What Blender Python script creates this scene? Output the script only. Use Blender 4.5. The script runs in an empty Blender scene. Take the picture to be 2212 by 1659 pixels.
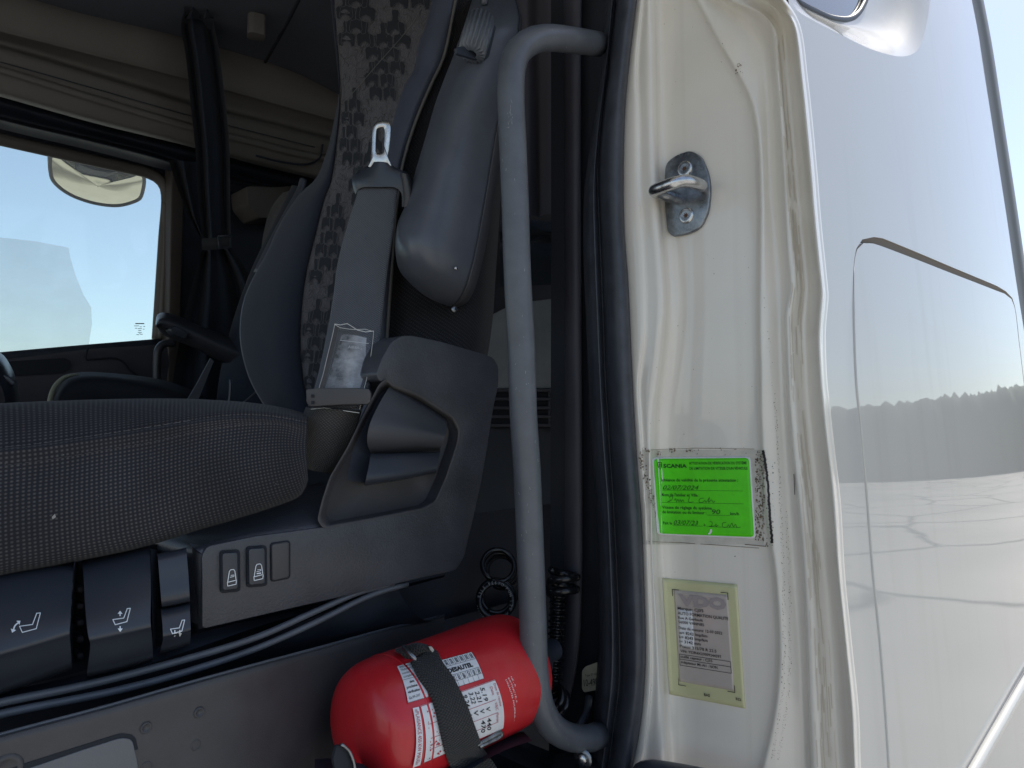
import bpy, bmesh, math, random
import numpy as np
from mathutils import Vector, Matrix
from mathutils.bvhtree import BVHTree
from mathutils.geometry import delaunay_2d_cdt
random.seed(7)
R = math.radians
sc = bpy.context.scene

# ------------------------------------------------------------------ camera, sky, sun, exposure
ALPHA, EYE = R(43), 1.75            # angle between view axis and truck's rearward axis (+X); eye height
FX = 1512.0                         # focal length in units of a 2212 px wide picture
TH = math.atan(95 / FX)
C0 = Vector((0, 0, EYE))
Fv = Vector((math.cos(ALPHA) * math.cos(TH), math.sin(ALPHA) * math.cos(TH), math.sin(TH)))
Rv = Vector((math.sin(ALPHA), -math.cos(ALPHA), 0))
Uv = Rv.cross(Fv)
cam = bpy.data.objects.new('camera', bpy.data.cameras.new('camera'))
sc.collection.objects.link(cam)
cam.data.lens = 36 * FX / 2212; cam.data.sensor_width = 36
cam.data.clip_start = .02; cam.data.clip_end = 3000
cam.location = C0
cam.rotation_euler = Matrix((Rv, Uv, -Fv)).transposed().to_euler()
sc.camera = cam

SUN_EL, SUN_AZ = R(60), R(-5)       # azimuth measured from +X towards +Y
sd = Vector((math.cos(SUN_EL) * math.cos(SUN_AZ), math.cos(SUN_EL) * math.sin(SUN_AZ), math.sin(SUN_EL)))
w = bpy.data.worlds.new('World'); sc.world = w; w.use_nodes = True
nt = w.node_tree
sky = nt.nodes.new('ShaderNodeTexSky'); sky.sky_type = 'NISHITA'; sky.sun_disc = False
sky.sun_elevation = SUN_EL; sky.sun_rotation = math.pi / 2 - SUN_AZ
sky.altitude = 50; sky.air_density = 1.0; sky.dust_density = 1.0; sky.ozone_density = 1.0
bg = nt.nodes['Background']; bg.inputs['Strength'].default_value = .12
hs = nt.nodes.new('ShaderNodeHueSaturation'); hs.inputs['Saturation'].default_value = .85   # thin milky summer haze
nt.links.new(sky.outputs[0], hs.inputs['Color']); nt.links.new(hs.outputs[0], bg.inputs['Color'])
sun = bpy.data.objects.new('sun', bpy.data.lights.new('sun', 'SUN'))
sc.collection.objects.link(sun)
sun.data.energy = 3.4; sun.data.angle = R(.5); sun.data.color = (1, .955, .88)
sun.rotation_euler = sd.to_track_quat('Z', 'Y').to_euler()
sc.view_settings.view_transform = 'Standard'; sc.view_settings.look = 'None'
sc.view_settings.gamma = 1; sc.view_settings.use_curve_mapping = False
sc.view_settings.exposure = .68
sc.render.film_transparent = False
try:
    sc.cycles.max_bounces = 10; sc.cycles.diffuse_bounces = 6; sc.cycles.glossy_bounces = 5
    sc.cycles.transparent_max_bounces = 12
    sc.cycles.caustics_reflective = False; sc.cycles.caustics_refractive = False
except Exception: pass

# ------------------------------------------------------------------ helpers: sight lines and surfaces
def ray(x, y):
    return Fv + Rv * ((x - 1106) / FX) + Uv * ((829.5 - y) / FX)
def hit(x, y, mode, val):
    """point where the sight line through (x,y) meets a real surface: plane X/Y/Z = val (Z above eye), depth t, or a height field"""
    d = ray(x, y)
    if mode == 't': return C0 + d * val
    if mode == 'Y': return C0 + d * (val / d.y)
    if mode == 'X': return C0 + d * (val / d.x)
    if mode == 'Z': return C0 + d * (val / d.z)
    if isinstance(mode, tuple):                       # (point, normal)
        return C0 + d * ((mode[0] - C0).dot(mode[1]) / d.dot(mode[1]))
    g = lambda t: mode(C0 + d * t) - val              # implicit function
    a = .25; ga = g(a); b = a
    while b < 6:
        b += .05; gb = g(b)
        if ga * gb <= 0: break
        a, ga = b, gb
    for _ in range(30):
        m = (a + b) / 2; gm = g(m)
        if ga * gm <= 0: b = m
        else: a, ga = m, gm
    return C0 + d * ((a + b) / 2)

def spl(P, ts):
    """centripetal Catmull-Rom through rows of P at segment parameters ts (float index)"""
    P = np.asarray(P, float); n = len(P)
    if n == 2:
        return np.array([P[0] * (1 - t) + P[1] * t for t in ts])
    k = [0.]
    for i in range(n - 1): k.append(k[-1] + max(np.linalg.norm(P[i + 1] - P[i]), 1e-9) ** .5)
    k = np.array(k); M = np.zeros_like(P)
    for i in range(1, n - 1):
        h0, h1 = k[i] - k[i - 1], k[i + 1] - k[i]
        d0, d1 = (P[i] - P[i - 1]) / h0, (P[i + 1] - P[i]) / h1
        M[i] = (d0 * h1 + d1 * h0) / (h0 + h1)
    M[0] = 1.5 * (P[1] - P[0]) / (k[1] - k[0]) - .5 * M[1]
    M[-1] = 1.5 * (P[-1] - P[-2]) / (k[-1] - k[-2]) - .5 * M[-2]
    out = []
    for t in ts:
        i = min(int(t), n - 2); s = t - i; h = k[i + 1] - k[i]
        out.append((2*s**3 - 3*s*s + 1) * P[i] + (s**3 - 2*s*s + s) * h * M[i] + (-2*s**3 + 3*s*s) * P[i + 1] + (s**3 - s*s) * h * M[i + 1])
    return np.array(out)
def chord(P, n):
    """n parameters evenly spaced along the polyline P"""
    P = np.asarray(P, float)
    s = [0.]
    for i in range(len(P) - 1): s.append(s[-1] + np.linalg.norm(P[i + 1][:2] - P[i][:2]) + 1e-9)
    return list(np.interp(np.linspace(0, s[-1], n), s, range(len(P))))
def line(pts, n): return spl(pts, chord(pts, n))

def link(o, parent=None):
    sc.collection.objects.link(o)
    if parent: o.parent = parent; o.matrix_parent_inverse = parent.matrix_world.inverted()
    return o
def newobj(name, verts, faces, mat, parent=None, smooth=True, uvs=None):
    me = bpy.data.meshes.new(name)
    me.from_pydata([tuple(v) for v in verts], [], faces)
    me.materials.append(mat)
    if uvs is not None:
        l = me.uv_layers.new(name='UVMap')
        for lp in me.loops: l.data[lp.index].uv = uvs[lp.vertex_index]
    if smooth: me.polygons.foreach_set('use_smooth', [True] * len(me.polygons))
    me.update()
    o = bpy.data.objects.new(name, me)
    return link(o, parent)
def empty(name, loc, label=None, cat=None, group=None, kind=None):
    o = bpy.data.objects.new(name, None); o.location = loc; o.empty_display_size = .05
    sc.collection.objects.link(o)
    bpy.context.view_layer.update()
    return tag(o, label, cat, group, kind)
def tag(o, label=None, cat=None, group=None, kind=None):
    if label: o['label'] = label
    if cat: o['category'] = cat
    if group: o['group'] = group
    if kind: o['kind'] = kind
    return o
def solid(o, th, off=-1):
    m = o.modifiers.new('thickness', 'SOLIDIFY'); m.thickness = th; m.offset = off
    return o
def grid(V, nr, nc, flip=False, wrap=False):
    f = []
    for i in range(nr - 1):
        for j in range(nc if wrap else nc - 1):
            k = (j + 1) % nc
            q = (i*nc + j, i*nc + k, (i+1)*nc + k, (i+1)*nc + j)
            f.append(q[::-1] if flip else q)
    return f
def patch(name, cols, mat, parent=None, nv=40, nu=4, wrap=False, smooth=True, uvscale=1.0):
    """smooth surface through traced lines; cols: (mode, value, [(x,y[,value])...])"""
    C = []
    for mode, val, pts in cols:
        P = line([(p[0], p[1], p[2] if len(p) > 2 else val) for p in pts], nv)
        C.append([hit(p[0], p[1], mode, p[2]) for p in P])
    if wrap: C.append(C[0])
    ts = []
    for i in range(len(C) - 1): ts += [i + j / nu for j in range(nu)]
    ts.append(len(C) - 1)
    V = []
    for r in range(nv):
        V.append(spl([tuple(c[r]) for c in C], ts))
    nc = len(ts)
    m = nv // 2
    us = np.concatenate([[0], np.cumsum(np.linalg.norm(np.diff(V[m], axis=0), axis=1))])
    mid = np.array([V[r][nc // 2] for r in range(nv)])
    vs = np.concatenate([[0], np.cumsum(np.linalg.norm(np.diff(mid, axis=0), axis=1))])
    uv = [(us[j], vs[r]) for r in range(nv) for j in range(nc)]
    V = [Vector(v) for row in V for v in row]
    return newobj(name, V, grid(V, nv, nc), mat, parent, smooth, uv)

def roundpoly(pts, r, seg=5):
    """round the corners of a closed polygon"""
    out = []; n = len(pts)
    for i in range(n):
        p0, p1, p2 = (np.array(pts[(i + k) % n][:2], float) for k in (-1, 0, 1))
        a, b = p0 - p1, p2 - p1
        la, lb = np.linalg.norm(a), np.linalg.norm(b)
        rr = min(r, la * .45, lb * .45)
        q0, q2 = p1 + a / la * rr, p1 + b / lb * rr
        for k in range(seg + 1):
            s = k / seg
            out.append(tuple((1-s)**2 * q0 + 2*s*(1-s) * p1 + s*s * q2))
    return out
def prism(name, pts, mode, val, depth, mat, parent=None, bevel=.002, seg=3, smooth=True):
    """outline traced on a surface, pushed in by the vector depth; pts may carry their own value"""
    P = [hit(p[0], p[1], mode, p[2] if len(p) > 2 else val) for p in pts]
    return slab(name, P, depth, mat, parent, bevel, seg, smooth)
def slab(name, P, depth, mat, parent=None, bevel=.002, seg=3, smooth=True):
    bm = bmesh.new()
    vs = [bm.verts.new(p) for p in P]
    f = bm.faces.new(vs); bm.normal_update()
    if f.normal.dot(C0 - P[0]) < 0: f.normal_flip()
    r = bmesh.ops.extrude_face_region(bm, geom=[f])
    mv = [g for g in r['geom'] if isinstance(g, bmesh.types.BMVert)]
    front = list({v for v in vs if v.is_valid})
    for v in mv: v.co += Vector(depth)
    bmesh.ops.delete(bm, geom=[g for g in bm.faces if g == f], context='FACES_ONLY') if False else None
    bmesh.ops.recalc_face_normals(bm, faces=bm.faces)
    if bevel:
        es = [e for e in bm.edges if e.is_manifold and e.calc_face_angle(0) > R(25)]
        fs = set(vs)
        es = [e for e in es if (e.verts[0] in fs and e.verts[1] in fs) or ((e.verts[0] in fs) != (e.verts[1] in fs))]
        try: bmesh.ops.bevel(bm, geom=es, offset=bevel, segments=seg, profile=.5, affect='EDGES', clamp_overlap=True)
        except Exception: pass
    me = bpy.data.meshes.new(name); bm.to_mesh(me); bm.free()
    me.materials.append(mat)
    if smooth:
        me.polygons.foreach_set('use_smooth', [True] * len(me.polygons))
        try: me.set_sharp_from_angle(angle=R(35))
        except Exception: pass
    return link(bpy.data.objects.new(name, me), parent)
def box(name, lo, hi, mat, parent=None, bevel=.002):
    P = [Vector((lo[0], lo[1], lo[2])), Vector((hi[0], lo[1], lo[2])), Vector((hi[0], lo[1], hi[2])), Vector((lo[0], lo[1], hi[2]))]
    return slab(name, P, (0, hi[1] - lo[1], 0), mat, parent, bevel)
def tube(name, pts, rad, mat, parent=None, n=None, seg=20, caps=True, squash=1.0):
    P = [Vector(p) for p in (spl([tuple(q) for q in pts], chord3(pts, n)) if n else [tuple(q) for q in pts])]
    rr = rad if isinstance(rad, (list, tuple)) else [rad] * len(P)
    if len(rr) != len(P): rr = list(np.interp(np.linspace(0, 1, len(P)), np.linspace(0, 1, len(rr)), rr))
    V = []; nrm = None
    for i, p in enumerate(P):
        t = (P[min(i + 1, len(P) - 1)] - P[max(i - 1, 0)]).normalized()
        if nrm is None:
            nrm = t.orthogonal().normalized()
        nrm = (nrm - t * nrm.dot(t)).normalized(); b = t.cross(nrm)
        for k in range(seg):
            a = 2 * math.pi * k / seg
            V.append(p + (nrm * math.cos(a) + b * math.sin(a) * squash) * rr[i])
    f = grid(V, len(P), seg, wrap=True)
    if caps:
        f.append(tuple(range(seg))[::-1]); f.append(tuple(range((len(P) - 1) * seg, len(P) * seg)))
    uv = [(j / seg, i * .01) for i in range(len(P)) for j in range(seg)]
    o = newobj(name, V, f, mat, parent, True, uv)
    return o
def chord3(pts, n):
    s = [0.]
    for i in range(len(pts) - 1): s.append(s[-1] + (Vector(pts[i + 1]) - Vector(pts[i])).length + 1e-9)
    return list(np.interp(np.linspace(0, s[-1], n), s, range(len(pts))))
def trace(pts, mode, val, n=40):
    return [hit(p[0], p[1], mode, p[2]) for p in line([(q[0], q[1], q[2] if len(q) > 2 else val) for q in pts], n)]
def lathe(name, prof, origin, axis, mat, parent=None, seg=32):
    axis = Vector(axis).normalized(); a = axis.orthogonal().normalized(); b = axis.cross(a)
    V = [Vector(origin) + axis * h + (a * math.cos(2*math.pi*k/seg) + b * math.sin(2*math.pi*k/seg)) * r for h, r in prof for k in range(seg)]
    return newobj(name, V, grid(V, len(prof), seg, wrap=True), mat, parent)
def joinmesh(name, parts, mat, parent=None, smooth=True):
    V, F = [], []
    for v, f in parts:
        o = len(V); V += list(v); F += [tuple(i + o for i in q) for q in f]
    return newobj(name, V, F, mat, parent, smooth)
def region(name, outer, holes, mapf, mat, parent=None, step=14, smooth=True, rim=None):
    """filled outline with holes, triangulated and laid on a surface by mapf(x,y)"""
    pts = []; edges = []
    def loop(L):
        o = len(pts); n = len(L)
        pts.extend(Vector(p[:2]) for p in L); edges.extend((o + i, o + (i + 1) % n) for i in range(n))
    def inside(p, L):
        c = False; n = len(L)
        for i in range(n):
            (x1, y1), (x2, y2) = L[i][:2], L[(i + 1) % n][:2]
            if (y1 > p[1]) != (y2 > p[1]) and p[0] < (x2 - x1) * (p[1] - y1) / (y2 - y1) + x1: c = not c
        return c
    loop(outer)
    for h in holes: loop(h)
    xs = [p[0] for p in outer]; ys = [p[1] for p in outer]
    y = min(ys) + step / 2; k = 0
    while y < max(ys):
        x = min(xs) + (step / 2 if k % 2 else 0)
        while x < max(xs):
            if inside((x, y), outer) and not any(inside((x, y), h) for h in holes): pts.append(Vector((x, y)))
            x += step
        y += step; k += 1
    V, E, F, *_ = delaunay_2d_cdt(pts, edges, [], 0, 1e-5)
    F = [f for f in F if inside(sum((V[i] for i in f), Vector((0, 0))) / len(f), outer)
         and not any(inside(sum((V[i] for i in f), Vector((0, 0))) / len(f), h) for h in holes)]
    P = [mapf(v[0], v[1]) for v in V]
    return newobj(name, P, F, mat, parent, smooth, [(v[0] / 1000, v[1] / 1000) for v in V])
def onto(*objs):
    """drape function: (x,y) sight line -> point and normal on the given meshes"""
    V, F = [], []
    for o in objs:
        off = len(V); V += [o.matrix_world @ v.co if not o.parent else v.co for v in o.data.vertices]
        F += [tuple(i + off for i in p.vertices) for p in o.data.polygons]
    b = BVHTree.FromPolygons([tuple(v) for v in V], F)
    def f(x, y, off=.0006):
        d = ray(x, y).normalized()
        p, n, i, s = b.ray_cast(C0, d)
        if p is None: return None
        if n.dot(d) > 0: n = -n
        return p + n * off
    return f

# ------------------------------------------------------------------ flat print: lettering, strokes, patches
class Print:
    def __init__(s): s.V, s.F = [], []
    def poly(s, P):
        o = len(s.V); s.V += [tuple(p) for p in P]; s.F.append(tuple(range(o, o + len(P)))); return s
    def rect(s, x0, y0, x1, y1): return s.poly([(x0, y0), (x1, y0), (x1, y1), (x0, y1)])
    def stroke(s, P, wd, closed=False):
        P = [np.array(p, float) for p in P]
        if closed: P = P + [P[0]]
        for a, b in zip(P[:-1], P[1:]):
            d = b - a; L = np.linalg.norm(d)
            if L < 1e-9: continue
            n = np.array((-d[1], d[0])) / L * wd / 2; e = d / L * wd * .3
            s.poly([a - e - n, b + e - n, b + e + n, a - e + n])
        return s
    def box(s, x0, y0, x1, y1, wd): return s.stroke([(x0, y0), (x1, y0), (x1, y1), (x0, y1)], wd, True)
    def text(s, t, x, y, h, width=None, rot=0, shear=0, bold=0):
        """baseline starts at (x,y); y grows downwards"""
        cu = bpy.data.curves.new('t', 'FONT'); cu.body = t; cu.size = 1; cu.resolution_u = 2; cu.shear = shear
        if bold: cu.offset = bold
        ob = bpy.data.objects.new('t', cu)
        me = bpy.data.meshes.new_from_object(ob)
        co = [v.co for v in me.vertices]
        if co:
            x1 = max(c.x for c in co); x0 = min(c.x for c in co)
            k = h / .69; kx = width / (x1 - x0) if width else k
            o = len(s.V); ca, sa = math.cos(rot), math.sin(rot)
            for c in co:
                px, py = (c.x - x0) * kx, -c.y * k
                s.V.append((x + px * ca - py * sa, y + px * sa + py * ca))
            s.F += [tuple(i + o for i in p.vertices) for p in me.polygons]
        bpy.data.meshes.remove(me); bpy.data.objects.remove(ob); bpy.data.curves.remove(cu)
        return s
    def build(s, name, mapf, mat, parent=None):
        P = [mapf(x, y) for x, y in s.V]
        F = [f for f in s.F if all(P[i] is not None for i in f)]
        P = [p if p is not None else Vector((0, 0, 0)) for p in P]
        used = sorted({i for f in F for i in f}); idx = {k: n for n, k in enumerate(used)}
        return newobj(name, [P[i] for i in used], [tuple(idx[i] for i in f) for f in F], mat, parent, False)
def quad(c, W=1, H=1):
    """bilinear map of (x in 0..W, y in 0..H) to four corners given clockwise from top left"""
    c = [np.array(tuple(p), float) for p in c]
    def f(x, y):
        a, b = x / W, y / H
        return (1-a)*(1-b)*c[0] + a*(1-b)*c[1] + a*b*c[2] + (1-a)*b*c[3]
    return f

# ------------------------------------------------------------------ materials
def M(name, col, rough=.5, metal=0, coat=0, spec=.5, grain=None, mottle=None, sheen=0, alpha=None):
    m = bpy.data.materials.new(name); m.use_nodes = True
    n = m.node_tree.nodes; L = m.node_tree.links; p = n['Principled BSDF']
    p.inputs['Base Color'].default_value = (*col, 1); p.inputs['Roughness'].default_value = rough
    p.inputs['Metallic'].default_value = metal; p.inputs['Coat Weight'].default_value = coat
    p.inputs['Coat Roughness'].default_value = .04; p.inputs['Specular IOR Level'].default_value = spec
    if sheen: p.inputs['Sheen Weight'].default_value = sheen; p.inputs['Sheen Roughness'].default_value = .5
    if alpha is not None: p.inputs['Alpha'].default_value = alpha
    tc = n.new('ShaderNodeTexCoord'); m['tc'] = tc.name
    if mottle:                                   # (scale, amount): uneven colour and roughness
        no = n.new('ShaderNodeTexNoise'); no.inputs['Scale'].default_value = mottle[0]; no.inputs['Detail'].default_value = 8
        no.inputs['Roughness'].default_value = .65
        L.new(tc.outputs['Object'], no.inputs['Vector'])
        mr = n.new('ShaderNodeMapRange'); mr.inputs['From Min'].default_value = .3; mr.inputs['From Max'].default_value = .7
        mr.inputs['To Min'].default_value = 1 - mottle[1]; mr.inputs['To Max'].default_value = 1 + mottle[1]
        L.new(no.outputs['Fac'], mr.inputs['Value'])
        mx = n.new('ShaderNodeVectorMath'); mx.operation = 'SCALE'; mx.inputs[0].default_value = col
        L.new(mr.outputs[0], mx.inputs['Scale']); L.new(mx.outputs[0], p.inputs['Base Color'])
        rr = n.new('ShaderNodeMapRange'); rr.inputs['From Min'].default_value = .3; rr.inputs['From Max'].default_value = .7
        rr.inputs['To Min'].default_value = rough * (1 - mottle[1] * .5); rr.inputs['To Max'].default_value = min(1, rough * (1 + mottle[1] * .6))
        L.new(no.outputs['Fac'], rr.inputs['Value']); L.new(rr.outputs[0], p.inputs['Roughness'])
    if grain:                                    # (scale, strength, distance)
        g = n.new('ShaderNodeTexNoise'); g.inputs['Scale'].default_value = grain[0]; g.inputs['Detail'].default_value = 3
        L.new(tc.outputs['Object'], g.inputs['Vector'])
        b = n.new('ShaderNodeBump'); b.inputs['Strength'].default_value = grain[1]; b.inputs['Distance'].default_value = grain[2]
        L.new(g.outputs['Fac'], b.inputs['Height']); L.new(b.outputs[0], p.inputs['Normal'])
    return m
def weave(name, dark, light, pu, pv, rough=.9, bump=.4, thr=.25, sheen=.1, mott=.25, stag=True):
    """woven cloth: thread dots in the two directions of the cloth"""
    m = M(name, dark, rough, sheen=sheen); n = m.node_tree.nodes; L = m.node_tree.links; p = n['Principled BSDF']
    tc = n[m['tc']]; sp = n.new('ShaderNodeSeparateXYZ'); L.new(tc.outputs['UV'], sp.inputs[0])
    def sn(out, per, ph=None):
        a = n.new('ShaderNodeMath'); a.operation = 'MULTIPLY'; a.inputs[1].default_value = 2 * math.pi / per; L.new(out, a.inputs[0])
        if ph is not None:
            q = n.new('ShaderNodeMath'); q.operation = 'ADD'; L.new(a.outputs[0], q.inputs[0]); L.new(ph, q.inputs[1]); a = q
        b = n.new('ShaderNodeMath'); b.operation = 'SINE'; L.new(a.outputs[0], b.inputs[0]); return b.outputs[0]
    sv = sn(sp.outputs[1], pv)
    mu = n.new('ShaderNodeMath'); mu.operation = 'MULTIPLY'; L.new(sn(sp.outputs[0], pu), mu.inputs[0]); L.new(sv, mu.inputs[1])
    if not stag:                              # threads in rows and columns
        half = []
        for src_ in (sn(sp.outputs[0], pu), sv):
            q = n.new('ShaderNodeMath'); q.operation = 'MULTIPLY_ADD'; q.inputs[1].default_value = .5; q.inputs[2].default_value = .5; L.new(src_, q.inputs[0]); half.append(q)
        L.new(half[0].outputs[0], mu.inputs[0]); L.new(half[1].outputs[0], mu.inputs[1])
    mr = n.new('ShaderNodeMapRange'); mr.inputs['From Min'].default_value = thr - .25; mr.inputs['From Max'].default_value = thr + .45
    L.new(mu.outputs[0], mr.inputs['Value'])
    no = n.new('ShaderNodeTexNoise'); no.inputs['Scale'].default_value = 14; no.inputs['Detail'].default_value = 7
    L.new(tc.outputs['Object'], no.inputs['Vector'])
    mm = n.new('ShaderNodeMapRange'); mm.inputs['From Min'].default_value = .3; mm.inputs['From Max'].default_value = .7
    mm.inputs['To Min'].default_value = 1 - mott; mm.inputs['To Max'].default_value = 1 + mott; L.new(no.outputs['Fac'], mm.inputs['Value'])
    mx = n.new('ShaderNodeMix'); mx.data_type = 'RGBA'; mx.inputs[6].default_value = (*dark, 1); mx.inputs[7].default_value = (*light, 1)
    L.new(mr.outputs[0], mx.inputs[0])
    vm = n.new('ShaderNodeVectorMath'); vm.operation = 'SCALE'; L.new(mx.outputs[2], vm.inputs[0]); L.new(mm.outputs[0], vm.inputs['Scale'])
    L.new(vm.outputs[0], p.inputs['Base Color'])
    b = n.new('ShaderNodeBump'); b.inputs['Strength'].default_value = bump; b.inputs['Distance'].default_value = .0006
    L.new(mu.outputs[0], b.inputs['Height']); L.new(b.outputs[0], p.inputs['Normal'])
    return m

PAINT = (.53, .52, .485)
m_skin = M('cream_paint', PAINT, .5, coat=1, mottle=(1.2, .02), spec=.3)
m_skin.node_tree.nodes['Principled BSDF'].inputs['Coat Roughness'].default_value = .012
m_skin.node_tree.nodes['Principled BSDF'].inputs['Coat IOR'].default_value = 1.7
def streaks(m, sx, amount, col=(.30, .25, .18)):
    n = m.node_tree.nodes; L = m.node_tree.links; p = n['Principled BSDF']; tc = n[m['tc']]
    mp = n.new('ShaderNodeMapping'); mp.inputs['Scale'].default_value = (sx, sx, .9); L.new(tc.outputs['Object'], mp.inputs[0])
    no = n.new('ShaderNodeTexNoise'); no.inputs['Scale'].default_value = 1; no.inputs['Detail'].default_value = 5; L.new(mp.outputs[0], no.inputs['Vector'])
    mr = n.new('ShaderNodeMapRange'); mr.inputs['From Min'].default_value = .55; mr.inputs['From Max'].default_value = .8
    mr.inputs['To Max'].default_value = amount; L.new(no.outputs['Fac'], mr.inputs['Value'])
    mx = n.new('ShaderNodeMix'); mx.data_type = 'RGBA'
    src = p.inputs['Base Color'].links
    if src: L.new(src[0].from_socket, mx.inputs[6])
    else: mx.inputs[6].default_value = p.inputs['Base Color'].default_value
    mx.inputs[7].default_value = (*col, 1); L.new(mr.outputs[0], mx.inputs[0]); L.new(mx.outputs[2], p.inputs['Base Color'])
    return m
streaks(m_skin, 38, .15)
m_jamb = M('cream_jamb_paint', (.76, .725, .655), .34, coat=.8, mottle=(9, .03), grain=(11, .3, .005))
streaks(m_jamb, 60, .16, (.33, .27, .19))
m_dirt = M('grime', (.16, .12, .08), .8, mottle=(200, .5))
m_tar = M('black_smear', (.012, .011, .012), .6)
m_jamb.node_tree.nodes['Principled BSDF'].inputs['Coat IOR'].default_value = 1.5
m_film = M('old_adhesive', (.55, .53, .47), .5, mottle=(60, .12))
m_rubber = M('black_rubber', (.044, .050, .064), .42, grain=(900, .2, .0004), mottle=(40, .3))
m_rubber2 = M('worn_rubber', (.022, .024, .030), .5, grain=(700, .25, .0004), mottle=(60, .35))
m_handle = M('grey_powder_coat', (.092, .102, .120), .36, grain=(1400, .25, .0003), mottle=(30, .18))
m_plast = M('charcoal_plastic', (.046, .050, .061), .35, grain=(520, .7, .0006), mottle=(16, .28))
m_plastw = M('dusty_charcoal_plastic', (.054, .053, .057), .50, grain=(900, .5, .0004), mottle=(14, .22))
m_gloss = M('smooth_black_plastic', (.030, .036, .048), .30, mottle=(14, .12))
m_arm = M('armrest_plastic', (.080, .090, .112), .36, grain=(1300, .35, .0003), mottle=(25, .12))
m_soft = M('soft_pad', (.055, .058, .068), .6, grain=(420, .8, .0008))
m_dark = M('dark_trim', (.020, .027, .042), .6, mottle=(20, .3))
m_black = M('black_recess', (.010, .013, .020), .8)
m_ceil = M('headliner', (.10, .112, .14), .9, grain=(500, .5, .001), mottle=(6, .12))
m_shelf = M('taupe_shelf_plastic', (.145, .138, .130), .6, grain=(500, .3, .0005), mottle=(5, .1))
m_shelfd = M('taupe_dark_plastic', (.11, .105, .10), .6, mottle=(5, .1))
m_plum = M('plum_trim', (.048, .047, .060), .6, mottle=(12, .2))
m_chrome = M('zinc_steel', (.55, .56, .57), .25, metal=1, mottle=(120, .2))
m_steel = M('worn_steel', (.24, .26, .285), .34, metal=1, mottle=(150, .35), grain=(300, .2, .0003))
m_rust = M('rusty_recess', (.09, .04, .02), .8)
m_red = M('red_enamel', (.54, .014, .022), .38, coat=.3, mottle=(18, .12))
streaks(m_red, 30, .25, (.35, .12, .10))
m_white = M('white_print', (.78, .79, .80), .5)
m_icon = M('white_symbol', (.75, .8, .84), .5)
m_label = M('white_label', (.72, .73, .75), .45, mottle=(80, .06))
m_ink = M('black_ink', (.015, .015, .018), .6)
m_redink = M('red_ink', (.42, .03, .05), .5)
m_gink = M('dark_green_ink', (.008, .05, .01), .6)
m_green = M('green_sticker_paper', (.085, .66, .005), .5, mottle=(60, .10), grain=(45, .5, .0015))
m_yellow = M('yellow_label_film', (.56, .56, .33), .25, coat=.5, mottle=(12, .05))
m_pink = M('grey_pink_label', (.47, .42, .385), .3, coat=.7, mottle=(40, .04))
m_ghost = M('pale_print', (.33, .29, .29), .5)
m_curt = M('curtain_cloth', (.014, .022, .038), .9, sheen=.08, mottle=(30, .35))
m_beltw = weave('belt_webbing', (.048, .055, .068), (.115, .128, .152), .0034, .0026, .6, .7, 0, .1, .1)
m_strap = weave('black_strap', (.010, .010, .011), (.026, .027, .028), .0040, .0030, .8, .7, .1, .1, .2)
m_seat = weave('seat_cloth', (.011, .012, .017), (.074, .070, .072), .0031, .0034, .95, .4, .42, .05, .3, False)
m_bols = M('bolster_cloth', (.012, .017, .031), .95, sheen=.05, grain=(700, .5, .0006), mottle=(16, .2))
m_bolsl = M('vinyl_bolster', (.055, .064, .095), .55, grain=(900, .3, .0004), mottle=(16, .15))
m_mesh = weave('black_mesh_cloth', (.010, .011, .015), (.035, .036, .042), .005, .005, .95, .5, .3, .1, .3)
m_pat = M('patterned_cloth', (.064, .064, .076), .95, sheen=.15, grain=(330, 1.0, .002), mottle=(170, .28))
m_motif = M('dark_motif_yarn', (.012, .015, .022), .9)
m_seam = M('pale_thread', (.28, .27, .26), .8)
m_seamd = M('grey_thread', (.12, .118, .115), .8)
m_cordw = M('corded_edge', (.11, .105, .10), .9)
m_tagc = M('cream_tag', (.62, .58, .42), .6, mottle=(80, .08))
m_leaf = M('far_foliage', (.045, .062, .04), .9, mottle=(1.2, .4))
m_tail = M('grey_edge_strip', (.17, .17, .165), .5)

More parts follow.
